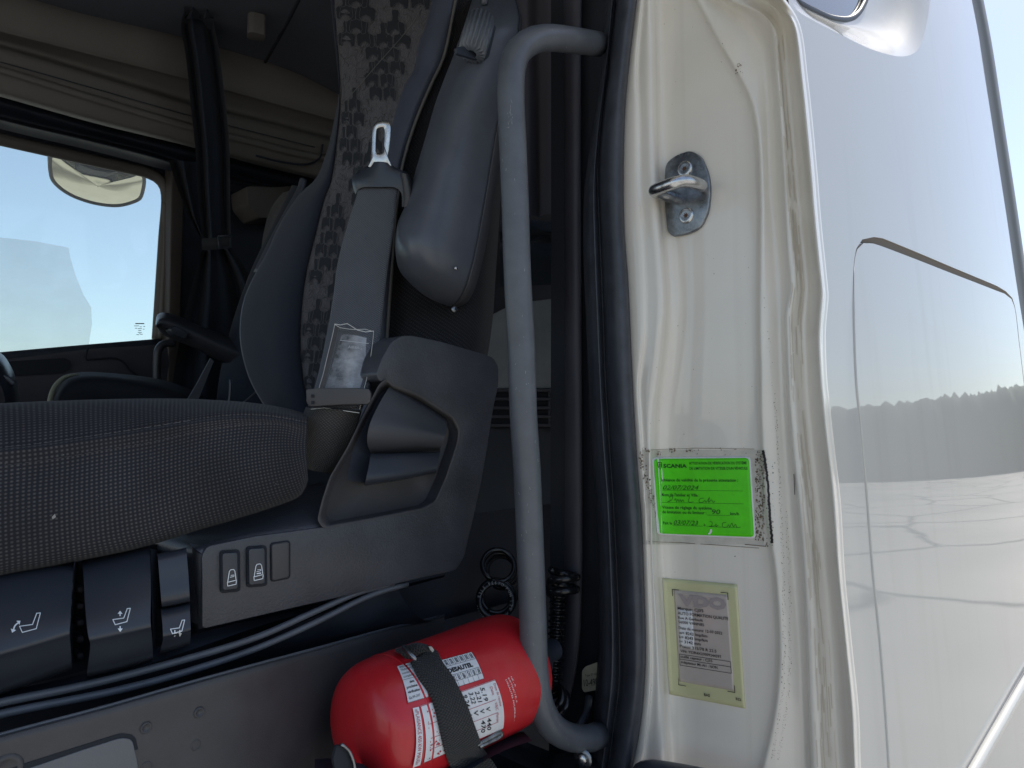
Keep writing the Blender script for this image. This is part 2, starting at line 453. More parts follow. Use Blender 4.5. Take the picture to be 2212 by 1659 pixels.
def glassmat(name, alpha, col, rough=.05, tint=(.88, 1.0, .97)):
    m = bpy.data.materials.new(name); m.use_nodes = True; n = m.node_tree.nodes; L = m.node_tree.links
    for k in list(n): n.remove(k)
    out = n.new('ShaderNodeOutputMaterial'); tr = n.new('ShaderNodeBsdfTransparent'); gl = n.new('ShaderNodeBsdfGlossy'); di = n.new('ShaderNodeBsdfDiffuse')
    tr.inputs[0].default_value = (*tint, 1); gl.inputs['Roughness'].default_value = rough; di.inputs[0].default_value = (*col, 1)
    fr = n.new('ShaderNodeFresnel'); fr.inputs[0].default_value = 1.45
    a = n.new('ShaderNodeMixShader'); L.new(fr.outputs[0], a.inputs[0]); L.new(tr.outputs[0], a.inputs[1]); L.new(gl.outputs[0], a.inputs[2])
    b = n.new('ShaderNodeMixShader')
    no = n.new('ShaderNodeTexNoise'); no.inputs['Scale'].default_value = 9; no.inputs['Detail'].default_value = 8
    mr = n.new('ShaderNodeMapRange'); mr.inputs['From Min'].default_value = .35; mr.inputs['From Max'].default_value = .7
    mr.inputs['To Min'].default_value = alpha * .9; mr.inputs['To Max'].default_value = alpha * 1.12
    L.new(no.outputs['Fac'], mr.inputs['Value']); L.new(mr.outputs[0], b.inputs[0])
    tl = n.new('ShaderNodeBsdfTranslucent'); tl.inputs[0].default_value = (*col, 1)
    ad = n.new('ShaderNodeMixShader'); ad.inputs[0].default_value = .85; L.new(di.outputs[0], ad.inputs[1]); L.new(tl.outputs[0], ad.inputs[2])
    L.new(a.outputs[0], b.inputs[1]); L.new(ad.outputs[0], b.inputs[2]); L.new(b.outputs[0], out.inputs[0])
    return m
m_glass = glassmat('dusty_window_glass', .10, (.8, .82, .8))
m_panerefl = glassmat('painted_pane_reflection', .30, (.97, .97, .93), .05, (1, 1, 1))  # pale see-through colour standing for a reflection in the glass
m_sleeve = glassmat('clear_plastic_sleeve', .16, (.8, .8, .8), .12, (1, 1, 1))
m_mirror = M('mirror_glass', (.62, .60, .50), .06, metal=1, mottle=(25, .06))
m_sideglass = M('dark_side_glass', (.02, .03, .045), .03, coat=1, spec=.9)

# ground: pale worn concrete
m_ground = M('pale_concrete', (.375, .355, .315), .85, mottle=(.12, .22))
def cracks():
    n = m_ground.node_tree.nodes; L = m_ground.node_tree.links; p = n['Principled BSDF']; tc = n[m_ground['tc']]
    no = n.new('ShaderNodeTexNoise'); no.inputs['Scale'].default_value = .5; no.inputs['Detail'].default_value = 5; L.new(tc.outputs['Object'], no.inputs['Vector'])
    ad = n.new('ShaderNodeVectorMath'); ad.operation = 'ADD'; L.new(tc.outputs['Object'], ad.inputs[0]); L.new(no.outputs['Color'], ad.inputs[1])
    vo = n.new('ShaderNodeTexVoronoi'); vo.feature = 'DISTANCE_TO_EDGE'; vo.inputs['Scale'].default_value = .16; L.new(ad.outputs[0], vo.inputs['Vector'])
    mr = n.new('ShaderNodeMapRange'); mr.inputs['From Max'].default_value = .035; mr.inputs['To Min'].default_value = .25; mr.inputs['To Max'].default_value = 1
    L.new(vo.outputs['Distance'], mr.inputs['Value'])
    vm = n.new('ShaderNodeVectorMath'); vm.operation = 'SCALE'; src = p.inputs['Base Color'].links[0].from_socket
    L.new(src, vm.inputs[0]); L.new(mr.outputs[0], vm.inputs['Scale']); L.new(vm.outputs[0], p.inputs['Base Color'])
cracks()

# ================================================================== GROUND AND FAR TREES
g = newobj('ground', [(-900, -900, 0), (900, -900, 0), (900, 900, 0), (-900, 900, 0)], [(0, 1, 2, 3)], m_ground, None, False)
tag(g, kind='structure')
tv = []; rnd = random.Random(3)
ico = bmesh.new(); bmesh.ops.create_icosphere(ico, subdivisions=2, radius=1)
IV = [v.co.copy() for v in ico.verts]; IF = [tuple(v.index for v in f.verts) for f in ico.faces]; ico.free()
for k in range(260):
    a = R(-62 + k * .25); d = 80 + rnd.random() * 8
    h = (7.2 + .2 * math.sin(k * .13) + rnd.random() * .35 - max(0, k - 200) * .03)
    if 214 < k < 219: h *= .6
    c = Vector((math.cos(a) * d, math.sin(a) * d, h * .5))
    ph = rnd.random() * 9
    tv.append(([c + Vector((v.x * 2.1, v.y * 2.1, v.z * h * .56)) * (1 + .10 * math.sin(v.x * 7 + ph) * math.cos(v.z * 9 + ph) + .08 * rnd.random()) for v in IV], IF))
tag(joinmesh('far_tree_line', tv, m_leaf), kind='stuff')

# ================================================================== TRUCK CAB: outer skin
cab = empty('truck_cab', (.7, .5, 0), 'cream truck cab seen through its open doorway, with black door seal and grey grab handle', 'truck cab')
GL = [(1700, -60), (1704, 8), (1720, 50), (1739, 175), (1759, 375), (1766, 465), (1781, 615), (1783, 640), (1777, 715), (1781, 830), (1784, 855), (1794, 950), (1809, 1080), (1819, 1244), (1834, 1394), (1849, 1544), (1853, 1659), (1862, 1800), (1875, 2000)]
RL = [(2086, -60), (2099, 0), (2118, 100), (2141, 250), (2166, 412), (2174, 465), (2194, 602), (2212, 714), (2240, 900), (2290, 1300), (2340, 1800)]
def fitline(pts, X):
    q = [hit(x, y, 'X', X) for x, y in pts]
    return np.polyfit([p.z - EYE for p in q], [p.y for p in q], 1)
XL, XR = .68, 1.5
kL, kR = fitline([(1704, 8), (1759, 375), (1784, 855), (1819, 1244), (1853, 1659)], XL), fitline([(2099, 0), (2141, 250), (2174, 465), (2212, 714)], XR)
kR[0] *= .95
def skinY(x, z):
    a = (x - XL) / (XR - XL); b = a * (1 - a) * .0
    z -= EYE
    yl, yr = kL[0] * z + kL[1], kR[0] * z + kR[1]
    return yl + (yr - yl) * a - .012 * math.sin(math.pi * min(max(a, 0), 1))
skinf = lambda p: p.y - skinY(p.x, p.z)
onskin = lambda x, y: hit(x, y, skinf, 0)
# locker hatch outline
HL = [(1886, 1244), (1871, 1055), (1859, 917), (1850, 830), (1844, 665), (1845, 577), (1849, 548), (1857, 531), (1870, 524), (1886, 526), (1950, 549), (2060, 592), (2150, 627), (2178, 639), (2189, 655), (2201, 740), (2210, 815), (2225, 950), (2240, 1200)]
HB = [(2236, 1300), (2225, 1420), (2150, 1590), (2080, 1720), (2000, 1850), (1945, 1860), (1932, 1800), (1920, 1659), (1911, 1519), (1899, 1369)]
hatch = [tuple(p) for p in line(HL + HB + HL[:1], 150)][:-1]
def offset(poly, d):
    n = len(poly); out = []
    for i in range(n):
        a, b = np.array(poly[i - 1]), np.array(poly[(i + 1) % n]); t = b - a; t = t / (np.linalg.norm(t) + 1e-9)
        out.append(tuple(np.array(poly[i]) + np.array((t[1], -t[0])) * d))
    return out
# window pocket outlines (outer edge on the skin, inner edge at the glass)
PO = [(1690, -170), (1699, -60), (1712, 6), (1722, 22), (1760, 46), (1809, 71), (1846, 90), (1884, 107), (1920, 118), (1946, 122), (1966, 119), (1980, 110), (1990, 94), (1998, 70), (2004, 40), (2009, 0), (2016, -80), (2020, -170)]
PI_ = [(1700, -165), (1709, -60), (1719, 0), (1734, 12), (1771, 30), (1790, 38), (1809, 42), (1824, 43), (1836, 41), (1846, 36), (1856, 26), (1862, 16), (1867, 6), (1872, -10), (1878, -40), (1884, -80), (1888, -120), (1888, -165)]
NP = 90
po, pi = [tuple(p) for p in line(PO, NP)], [tuple(p) for p in line(PI_, NP)]
hx = offset(hatch, 2.2); area = sum(hatch[i - 1][0] * hatch[i][1] - hatch[i][0] * hatch[i - 1][1] for i in range(len(hatch)))
sgn = 1 if area > 0 else -1
def gapw(p): return float(np.interp(p[0], [1847, 1854, 1864, 1880, 1900, 2150, 2185], [1.2, 3.5, 8, 13, 17, 10, 3])) if p[1] < 650 else 1.2
hout = []; n_ = len(hatch)
for i in range(n_):
    a, b = np.array(hatch[i - 1]), np.array(hatch[(i + 1) % n_]); t = (b - a) / (np.linalg.norm(b - a) + 1e-9)
    nn = np.array((t[1], -t[0])) * sgn
    hout.append((tuple(np.array(hatch[i]) + nn * gapw(hatch[i])), tuple(hatch[i])))
ho, hi_ = [h[0] for h in hout], [h[1] for h in hout]
gl = [tuple(p) for p in line(GL, 90)]; rl = [tuple(p) for p in line(RL, 60)]
outer = gl + [(1875 + i * 46, 2000) for i in range(1, 10)] + rl[::-1]
outer = [p for p in outer if p[1] <= 2001]
top = []
panel = region('side_panel', outer, [ho, po], onskin, m_skin, cab, step=16)
# gap walls: from skin edge inwards
def wall_strip(name, L1, d1, L2, d2, mat, parent, closed=True, flipv=0):
    V = [onskin(*p) + Vector((0, d1, 0)) for p in L1] + [onskin(*p) + Vector((0, d2, 0)) for p in L2]
    n = len(L1); F = [(i, (i + 1) % n, n + (i + 1) % n, n + i) for i in range(n if closed else n - 1)]
    return newobj(name, V, F, mat, parent)
wall_strip('panel_flange', ho, 0, ho, .014, m_skin, cab)
hp = region('locker_hatch', hi_, [], onskin, m_skin, cab, step=18)
tag(hp, 'flush locker hatch with slanted upper edge')
wall_strip('hatch_flange', hi_, 0, hi_, .014, m_skin, hp)
m_gap = M('brown_gap_seal', (.13, .105, .085), .6)
cen = (2030, 1150)
wall_strip('gap_floor', ho, .004, hi_, .004, m_skin, cab)
tube('hatch_edge', [onskin(*p) for p in line([(1920, 1659), (1911, 1519), (1899, 1369), (1886, 1244), (1871, 1055), (1859, 917), (1850, 830), (1844, 665), (1845, 577)], 60)], [.0015] * 12 + [.0002], m_skin, hp, seg=8)
gi_ = [k for k in range(n_) if hatch[k][1] < 652 and hatch[k][0] > 1850]
wall_strip('gap_seal', [ho[k] for k in gi_], .0015, [hi_[k] for k in gi_], .0045, m_gap, cab, closed=False)
# window pocket
rows = []
for k in range(9):
    s = k / 8; e = s * s * (3 - 2 * s)
    dep = .042 * math.sin(s * math.pi / 2) ** 1.4 if k else 0
    row = []
    for a, b in zip(po, pi):
        x, y = a[0] + (b[0] - a[0]) * s, a[1] + (b[1] - a[1]) * s
        row.append(hit(x, y, skinf, dep))
    rows.append(row)
V = [v for r_ in rows for v in r_]
pocket = newobj('window_pocket', V, grid(V, 9, NP), m_skin, cab)
gi = [hit(*p, skinf, .046) for p in pi]
sg = newobj('side_window', [v for v in gi], [tuple(range(len(gi)))], m_sideglass, cab, False)
tube('window_gasket', [hit(*p, skinf, .043) for p in pi], .004, m_rubber, sg, seg=8)
# rear edge strip and panel return behind it
patch('rear_edge_strip', [('X', XR + .002, RL), ('X', XR + .03, [(x + 10, y) for x, y in RL]), ('X', XR + .04, [(x + 20, y) for x, y in RL]), ('X', XR + .3, [(x + 12, y) for x, y in RL])], m_tail, cab, nv=50, nu=3)
# bright trim line across the lower right corner
tp = trace([(2260, 1395), (2212, 1474), (2160, 1565), (2106, 1659), (2060, 1740)], skinf, -.004, 30)
tube('trim_moulding', tp, .006, m_skin, cab, seg=12)
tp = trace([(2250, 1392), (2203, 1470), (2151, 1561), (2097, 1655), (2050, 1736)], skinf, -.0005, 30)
tube('trim_dark_line', tp, .0035, m_rubber, cab, seg=8)  # thin dark line running beside the moulding

# ================================================================== door jamb
A_ = [(1385, -60), (1376, 0), (1358, 150), (1350, 250), (1347, 415), (1350, 515), (1356, 590), (1363, 740), (1367, 830), (1371, 905), (1378, 1017), (1385, 1105), (1391, 1244), (1395, 1394), (1393, 1470), (1383, 1570), (1366, 1659), (1340, 1760)]
M_ = [(1392, -60), (1388, 0), (1376, 150), (1381, 250), (1383, 375), (1391, 515), (1396, 640), (1394, 740), (1380, 830), (1384, 905), (1392, 1017), (1398, 1105), (1403, 1244), (1408, 1394), (1408, 1470), (1400, 1570), (1386, 1659), (1360, 1760)]
B_ = [(1408, -60), (1410, 0), (1413, 150), (1416, 325), (1422, 450), (1431, 565), (1436, 665), (1428, 765), (1414, 880), (1411, 942), (1413, 1100), (1415, 1200), (1421, 1300), (1428, 1400), (1432, 1500), (1436, 1600), (1440, 1659), (1446, 1760)]
C_ = [(1480, -60), (1510, 0), (1556, 87), (1593, 150), (1624, 212), (1638, 275), (1646, 415), (1646, 560), (1645, 700), (1647, 800), (1648, 900), (1653, 1000), (1660, 1100), (1680, 1250), (1688, 1400), (1683, 1500), (1668, 1590), (1652, 1659), (1630, 1760)]
D_ = [(1490, -60), (1545, 0), (1604, 44), (1638, 92), (1651, 140), (1657, 212), (1660, 300), (1664, 415), (1675, 560), (1682, 650), (1684, 740), (1688, 830), (1695, 950), (1702, 1050), (1715, 1244), (1727, 1400), (1732, 1500), (1736, 1600), (1738, 1659), (1742, 1760)]
E_ = [(1510, -60), (1580, 0), (1628, 22), (1656, 38), (1669, 66), (1675, 130), (1681, 200), (1688, 300), (1695, 415), (1702, 540), (1708, 625), (1699, 670), (1701, 760), (1705, 860), (1714, 980), (1724, 1070), (1738, 1244), (1745, 1400), (1749, 1520), (1755, 1659), (1760, 1760)]
F_ = [(1580, -60), (1646, 0), (1676, 20), (1690, 48), (1694, 70), (1699, 130), (1705, 200), (1714, 300), (1724, 415), (1736, 540), (1744, 625), (1738, 700), (1741, 780), (1745, 860), (1758, 980), (1767, 1070), (1785, 1244), (1800, 1400), (1808, 1520), (1817, 1659), (1822, 1760)]
sh = lambda L, dx: [(x + dx, y) for x, y in L]
mixL = lambda P, Q, s, n=40: [tuple(p * (1 - s) + q * s) for p, q in zip(line(P, n), line(Q, n))]
XF = .688
def bead(L, dx, x0): return ('X', x0, sh(L, dx))
GLc = [(1640, -60), (1690, 0)] + [p for p in GL if 10 < p[1] < 1850]
jamb = patch('door_jamb', [
    ('X', .668, sh(A_, -14)), ('X', .661, sh(A_, 3)), ('X', .661, mixL(A_, M_, .8)), ('X', .664, M_), ('X', .6635, mixL(M_, B_, .6)), ('X', .666, sh(B_, -5)), ('X', .672, sh(B_, 2)), ('X', .683, sh(B_, 9)), ('X', XF, sh(B_, 18)),
    ('X', XF, mixL(sh(B_, 18), sh(C_, -12), .33)), ('X', XF, mixL(sh(B_, 18), sh(C_, -12), .66)), ('X', XF, sh(C_, -16)), ('X', .686, sh(C_, -9)), ('X', .682, sh(C_, -3)), ('X', .682, sh(C_, 3)), ('X', .687, mixL(C_, D_, .5)), ('X', .694, D_),
    ('X', .693, mixL(D_, E_, .4)), ('X', .685, mixL(D_, E_, .78)), ('X', .679, E_), ('X', .680, mixL(E_, F_, .3)), ('X', .690, mixL(E_, F_, .65)), ('X', .694, F_),
    ('X', .690, mixL(F_, GLc, .28)), ('X', .680, mixL(F_, GLc, .55)), ('X', .669, mixL(F_, GLc, .82)), (skinf, -.0004, GLc), (skinf, -.0006, sh(GLc, 5)), (skinf, .0012, sh(GLc, 9))], m_jamb, cab, nv=140, nu=3)
onjamb = onto(jamb)

# black door seal
S1 = [(1320, -60), (1313, 0), (1306, 125), (1284, 280), (1266, 415), (1264, 540), (1270, 700), (1276, 830), (1278, 900), (1284, 990), (1291, 1080), (1296, 1244), (1296, 1394), (1292, 1470), (1286, 1544), (1278, 1659), (1262, 1760)]
S2 = [(1336, -60), (1328, 0), (1314, 125), (1296, 280), (1291, 370), (1293, 450), (1297, 540), (1303, 690), (1308, 830), (1313, 905), (1318, 990), (1323, 1055), (1333, 1244), (1338, 1370), (1338, 1470), (1326, 1570), (1313, 1659), (1290, 1760)]
seal = patch('door_seal', [
    ('X', .70, sh(S1, -4)), ('X', .668, S1), ('X', .654, mixL(S1, S2, .25)), ('X', .650, mixL(S1, S2, .52)), ('X', .648, mixL(S1, S2, .64)), ('X', .653, mixL(S1, S2, .8)), ('X', .660, mixL(S1, S2, .92)), ('X', .664, S2), ('X', .657, mixL(S2, A_, .08)),
    ('X', .648, mixL(S2, A_, .25)), ('X', .643, mixL(S2, A_, .45)), ('X', .643, mixL(S2, A_, .66)), ('X', .648, mixL(S2, A_, .85)), ('X', .655, mixL(S2, A_, .96)), ('X', .668, sh(A_, 1.5))], m_rubber, cab, nv=110, nu=3)
# inner pillar trim behind the seal
patch('pillar_gap', [('X', .72, [(1190, -60), (1190, 800), (1185, 1760)]), ('X', .715, sh(S1, 8))], m_black, cab, nv=40, nu=2)
pt = patch('pillar_trim', [('X', .735, [(1216, -60), (1219, 415), (1219, 900), (1216, 1244), (1204, 1400), (1188, 1500), (1182, 1560)]), ('X', .705, [(1221, -60), (1224, 415), (1224, 900), (1221, 1244), (1209, 1400), (1193, 1500), (1187, 1560)]),
    ('X', .695, [(1240, -60), (1240, 415), (1241, 900), (1239, 1244), (1230, 1400), (1213, 1490), (1200, 1550)]), ('X', .70, [(1254, -60), (1252, 415), (1255, 900), (1255, 1244), (1248, 1400), (1233, 1490), (1215, 1540)]), ('X', .713, [(1256, -60), (1255, 415), (1257, 900), (1257, 1244), (1251, 1400), (1236, 1490), (1217, 1542)])], m_plum, cab, nv=50, nu=4)

# grab handle
hl = trace([(1292, 96), (1270, 92), (1230, 86), (1185, 82), (1150, 88), (1122, 108), (1108, 140), (1104, 180), (1104, 220), (1108, 320), (1112, 415), (1118, 600), (1126, 750), (1131, 900), (1138, 1010), (1146, 1200), (1151, 1340), (1154, 1430), (1160, 1490), (1173, 1538), (1195, 1572), (1230, 1592), (1270, 1595), (1294, 1588)], 'Y', .47, 90)
gh = tube('grab_handle', hl, .0138, m_handle, cab, seg=28); ongh = onto(gh)
chips = Print(); rs = random.Random(6)
for (x0, y0, x1, y1, n, ln) in ((1094, 215, 1108, 275, 16, 9), (1090, 20, 1290, 110, 8, 5), (1080, 300, 1170, 1400, 70, 7), (1170, 1500, 1260, 1610, 10, 4)):
    for _ in range(n):
        x, y = rs.uniform(x0, x1), rs.uniform(y0, y1); l_ = rs.uniform(1, ln); a = rs.uniform(1.2, 1.9)
        chips.stroke([(x, y), (x + math.cos(a) * l_, y + math.sin(a) * l_)], rs.uniform(.4, 1.1))
chips.build('paint_chips', lambda x, y: ongh(x, y, .0003), M('bare_scuff', (.26, .27, .28), .5), gh)['kind'] = 'stuff'

# striker with its loop and screws
st = prism('striker', roundpoly([(1437, 352), (1462, 333), (1492, 324), (1515, 338), (1530, 375), (1534, 410), (1530, 455), (1514, 490), (1490, 504), (1452, 511), (1441, 500), (1436, 450), (1434, 400)], 14, 4), 'X', XF - .0045, (.004, 0, 0), m_steel, cab, .0012)
tag(st, 'steel door striker with rounded plate')
def flat_disc(name, x, y, rpx, X, mat, parent, th=.002, rings=True):
    c = hit(x, y, 'X', X); e = hit(x + rpx, y, 'X', X); r_ = (hit(x, y - rpx, 'X', X) - c).length
    return lathe(name, [(0, .0001), (0, r_ * .55), (-.0002, r_ * .8), (.0003, r_ * .95), (th, r_)], c, (1, 0, 0), mat, parent, 28)
for (sx, sy) in ((1478, 364), (1481, 465)):
    s_ = flat_disc('screw', sx, sy, 17.5, XF - .0068, m_chrome, st, .003)
    c = hit(sx, sy, 'X', XF - .0072)
    P = []
    for k in range(24):
        a = k / 24 * 2 * math.pi; rr = .0022 + .0008 * math.cos(6 * a)
        P.append(c + Vector((0, math.cos(a) * rr, math.sin(a) * rr)))
    newobj('torx_socket', P, [tuple(range(24))], m_rust, s_, False)
lp = [hit(1516, 402, 'X', .684), hit(1514, 401, 'X', .672), hit(1503, 396, 'X', .660), hit(1480, 391, 'X', .648), hit(1455, 396, 'X', .640), hit(1430, 405, 'X', .640), hit(1414, 412, 'X', .646), hit(1424, 418, 'X', .660), hit(1445, 424, 'X', .676), hit(1452, 426, 'X', .688)]
tube('striker_loop', lp, .0066, m_chrome, st, n=50, seg=18)
gv = Print()
for (x, y, dx, dy, n) in ((1468, 338, 5, -.8, 5), (1508, 349, 1.5, 4, 5), (1513, 448, 1.2, -4, 5), (1478, 500, 4, -.4, 4)):
    for k in range(n): gv.stroke([(x + dx * k, y + dy * k), (x + dx * k + (1 if dx > 2 else 6), y + dy * k - (5 if dx > 2 else 1))], 1)
gv.build('index_marks', onto(st), m_chrome, st)['kind'] = 'stuff'

# bulkhead trim at the foot of the jamb
patch('sill_trim', [('X', .655, [(1362, 1676), (1374, 1652), (1400, 1643), (1450, 1648), (1520, 1660), (1600, 1676)]), ('X', .62, [(1356, 1690), (1372, 1664), (1400, 1655), (1450, 1660), (1520, 1674), (1600, 1690)]), ('X', .60, [(1350, 1760), (1400, 1760), (1600, 1760)])], m_rubber, cab, nv=20, nu=3)

# stains, scuffs and old adhesive on the jamb
rnd = random.Random(11)
d = Print()
def specks(P, x0, y0, x1, y1, n, smin, smax, ang=None):
    for _ in range(n):
        x, y = rnd.uniform(x0, x1), rnd.uniform(y0, y1); s_ = rnd.uniform(smin, smax) * rnd.random()**.6; a0 = rnd.random() * 6
        P.poly([(x + math.cos(a0 + a) * s_ * rnd.uniform(.5, 1.2), y + math.sin(a0 + a) * s_ * rnd.uniform(.6, 1.6)) for a in (0, 1.2, 2.4, 3.7, 5)])
specks(d, 1632, 975, 1652, 1168, 320, .8, 3.0)
for y0 in range(640, 1640, 8):
    xx = np.interp(y0, [640, 900, 1100, 1250, 1400, 1500, 1640], [1652, 1676, 1686, 1692, 1694, 1690, 1668])
    specks(d, xx - 3, y0, xx + 3, y0 + 8, 5 if y0 > 860 else 1, .3, 1.2)
    if y0 > 1100: specks(d, xx + 9, y0, xx + 16, y0 + 8, 5, .3, 1.1)
for k in range(46):
    s = k / 46
    specks(d, 1378 + 34 * s, 990 + 130 * s - 20, 1388 + 34 * s, 990 + 130 * s + 6, 3, .6, 2.4)
for (x, y) in ((1452, 975), (1490, 975), (1423, 981), (1395, 972)):
    specks(d, x - 7, y - 6, x + 7, y + 3, 14, .7, 2.6)
specks(d, 1500, 965, 1620, 985, 22, .6, 1.8); specks(d, 1400, 700, 1640, 950, 12, .5, 1.5); specks(d, 1420, 1180, 1650, 1240, 8, .5, 1.4)
specks(d, 1430, 20, 1600, 320, 14, .4, 1.2); specks(d, 1440, 520, 1640, 900, 14, .4, 1.2); specks(d, 1380, 1240, 1420, 1560, 14, .4, 1.3)
specks(d, 1590, 135, 1606, 160, 24, .6, 2.0)
d.stroke([(1376, 1170), (1404, 1170), (1470, 1172), (1560, 1178), (1640, 1184)], 1.1)
d.stroke([(1395, 972), (1500, 968), (1630, 970)], .9).stroke([(1610, 1176), (1655, 1180), (1658, 1172)], 1.6)
d.build('grime_specks', lambda x, y: onjamb(x, y, .0007), m_dirt, cab)['kind'] = 'stuff'
d = Print()
Lb = line([(1650, 974), (1655, 1010), (1660, 1060), (1663, 1110), (1667, 1150), (1669, 1172)], 60)
d.stroke([tuple(p + np.array((rnd.uniform(-.7, .7), 0))) for p in Lb], 4.2)
d.stroke([(1717, 1024), (1718, 1040), (1719, 1068)], 1.6)
specks(d, 1656, 980, 1674, 1180, 60, .5, 2.0)
d.build('black_smear', lambda x, y: onjamb(x, y, .0010), m_tar, cab)
br = Print(); rs = random.Random(31)
for _ in range(150):
    y = rs.uniform(60, 1640); s0 = rs.uniform(.12, .85); l_ = rs.uniform(20, 110)
    q = []
    for k in range(6):
        yy = y + l_ * k / 5; xe, xf = (float(np.interp(yy, [p[1] for p in L], [p[0] for p in L])) for L in (E_, F_)); q.append((xe + (xf - xe) * s0 + rs.uniform(-.4, .4), yy))
    br.stroke(q, rs.uniform(.6, 2.6))
br.build('brown_runs', lambda x, y: onjamb(x, y, .0004), M('brown_road_film', (.63, .575, .48), .5), cab)['kind'] = 'stuff'
fl = Print()
for i in range(66):
    for j in range(10):
        x0, y0, x1, y1 = 1386 + i * 4, 972 + j * 20.4, 1386 + (i + 1) * 4, 972 + (j + 1) * 20.4
        fl.poly([(x0, y0), (x1, y0), (x1, y1), (x0, y1)])
fl.build('adhesive_residue', lambda x, y: onjamb(x, y, .0002), m_film, cab)

# ================================================================== stickers on the jamb
def planar(corners, W, H, off):
    f = quad([(*c, 0) for c in corners], W, H)
    return lambda x, y: onjamb(float(f(x, y)[0]), float(f(x, y)[1]), off)
def sheet(name, x0, y0, x1, y1, mapf, mat, parent, rad=0, n=26):
    V = []
    for j in range(n + 1):
        for i in range(n + 1):
            x, y = x0 + (x1 - x0) * i / n, y0 + (y1 - y0) * j / n
            if rad:
                cx_, cy_ = min(max(x, x0 + rad), x1 - rad), min(max(y, y0 + rad), y1 - rad)
                dx, dy = x - cx_, y - cy_; m_ = max(abs(dx), abs(dy)); h_ = math.hypot(dx, dy)
                if h_ > 1e-9 and abs(dx) > 1e-9 and abs(dy) > 1e-9: x, y = cx_ + dx / h_ * m_, cy_ + dy / h_ * m_
            V.append(mapf(x, y))
    o = newobj(name, V, grid(V, n + 1, n + 1), mat, parent); return solid(o, .0003, 1)
GQ = [(1411, 991), (1619, 989), (1630, 1160), (1421, 1152)]
gs = empty('inspection_sticker', hit(1520, 1160, 'X', XF), 'bright green inspection certificate sticker with handwritten dates on the cream door jamb', 'sticker')
gm = planar(GQ, 83, 65, .0012); gt = planar(GQ, 83, 65, .0018)
sheet('white_backing', -1.2, -1.2, 84.3, 66.4, planar(GQ, 83, 65, .0008), m_label, gs, 3)
sheet('green_paper', 0, 0, 83, 65, gm, m_green, gs, 2.5)
t = Print()
t.text('SCANIA', 8.8, 7.8, 3.0, 20.5, bold=.03)
t.text('ATTESTATION DE VÉRIFICATION DU SYSTÈME', 31.5, 5.2, 2.2, 49.5, bold=.01)
t.text("DE LIMITATION DE VITESSE D'UN VÉHICULE", 31.5, 9.6, 2.2, 50, bold=.01)
t.text('Échéance de validité de la présente attestation :', 5.5, 19.6, 2.5, 67, bold=.012)
t.text("Nom de l'atelier et Ville :", 5.5, 32.4, 2.5, 33, bold=.012)
t.text('Vitesse de réglage du système', 5.5, 43.2, 2.5, 43, bold=.012)
t.text('de limitation ou du limiteur :', 5.5, 47.2, 2.5, 38, bold=.012)
t.text('km/h', 64, 47.4, 2.5, 7.5, bold=.012)
t.text('Fait le', 5.5, 56.8, 2.4, 8, bold=.012); t.text('à', 40.5, 57.2, 2.4, 1.6)
for x0, x1, y in ((6, 76, 27.2), (6, 76, 37.8), (44, 63.5, 47.8), (14, 39.5, 57.4), (43, 70, 57.6)): t.stroke([(x0, y), (x1, y)], .25)
sp = [(math.cos(a) * 2.4 + 5, 5.6 + math.sin(a) * 2.4) for a in np.linspace(0, 2 * math.pi, 18)]
t.stroke([(2.6, 3.2), (7.4, 3.2), (7.5, 6.2), (6.6, 8), (5, 9), (3.4, 8), (2.5, 6.2)], .5, True); t.stroke([(math.cos(a) * 1.5 + 5, 5.8 + math.sin(a) * 1.5) for a in np.linspace(0, 6.28, 12)], .35); t.stroke([(4.4, 6.6), (4.6, 5.2), (5.5, 4.9), (5.6, 6.4)], .35)
t.build('printed_text', gt, m_gink, gs)
h = Print()
h.text('02/07/2024', 7.5, 26.6, 3.6, 31, shear=.35); h.text('90', 48.5, 46.9, 4.0, 7, shear=.2); h.text('03/07/23', 15, 56.9, 4.0, 21, shear=.35)
def scrawl(P, pts, wd=.35): P.stroke([tuple(p) for p in line(pts, len(pts) * 5)], wd)
scrawl(h, [(12, 32), (13, 36), (10.5, 37.2), (14, 36), (15.5, 33), (14, 32.4), (12.5, 33.4)]); scrawl(h, [(16.5, 36), (18, 34.5), (18.4, 37), (20, 35), (20.6, 37), (22, 35.2), (22.6, 37), (24, 35.4), (25, 37)])
scrawl(h, [(30, 33), (29, 37), (33, 36.8)]); scrawl(h, [(42, 33.6), (38.5, 34.4), (38, 37), (41, 37.2), (43, 35.6), (43.6, 37), (45, 36), (47, 33), (46, 37), (48.5, 35), (50, 37), (51.6, 36)])
scrawl(h, [(46, 53), (48, 54), (47, 57), (45, 57.4), (50, 56.6), (51.4, 55.2), (51, 57.4), (53, 56)]); scrawl(h, [(60, 53.6), (57, 54.4), (57, 57.4), (60, 57.6), (62, 55.4), (62.6, 57.4), (65, 54), (66, 57), (68, 55), (69, 57.4), (72, 57)])
h.build('handwriting', gt, m_gink, gs)
h = Print().poly([(46, 59.8), (47.3, 59.2), (47.6, 61.5), (46, 63.8), (44.2, 64.2), (43.6, 63.2), (45, 62.6)])
h.build('torn_spot', gt, m_label, gs)

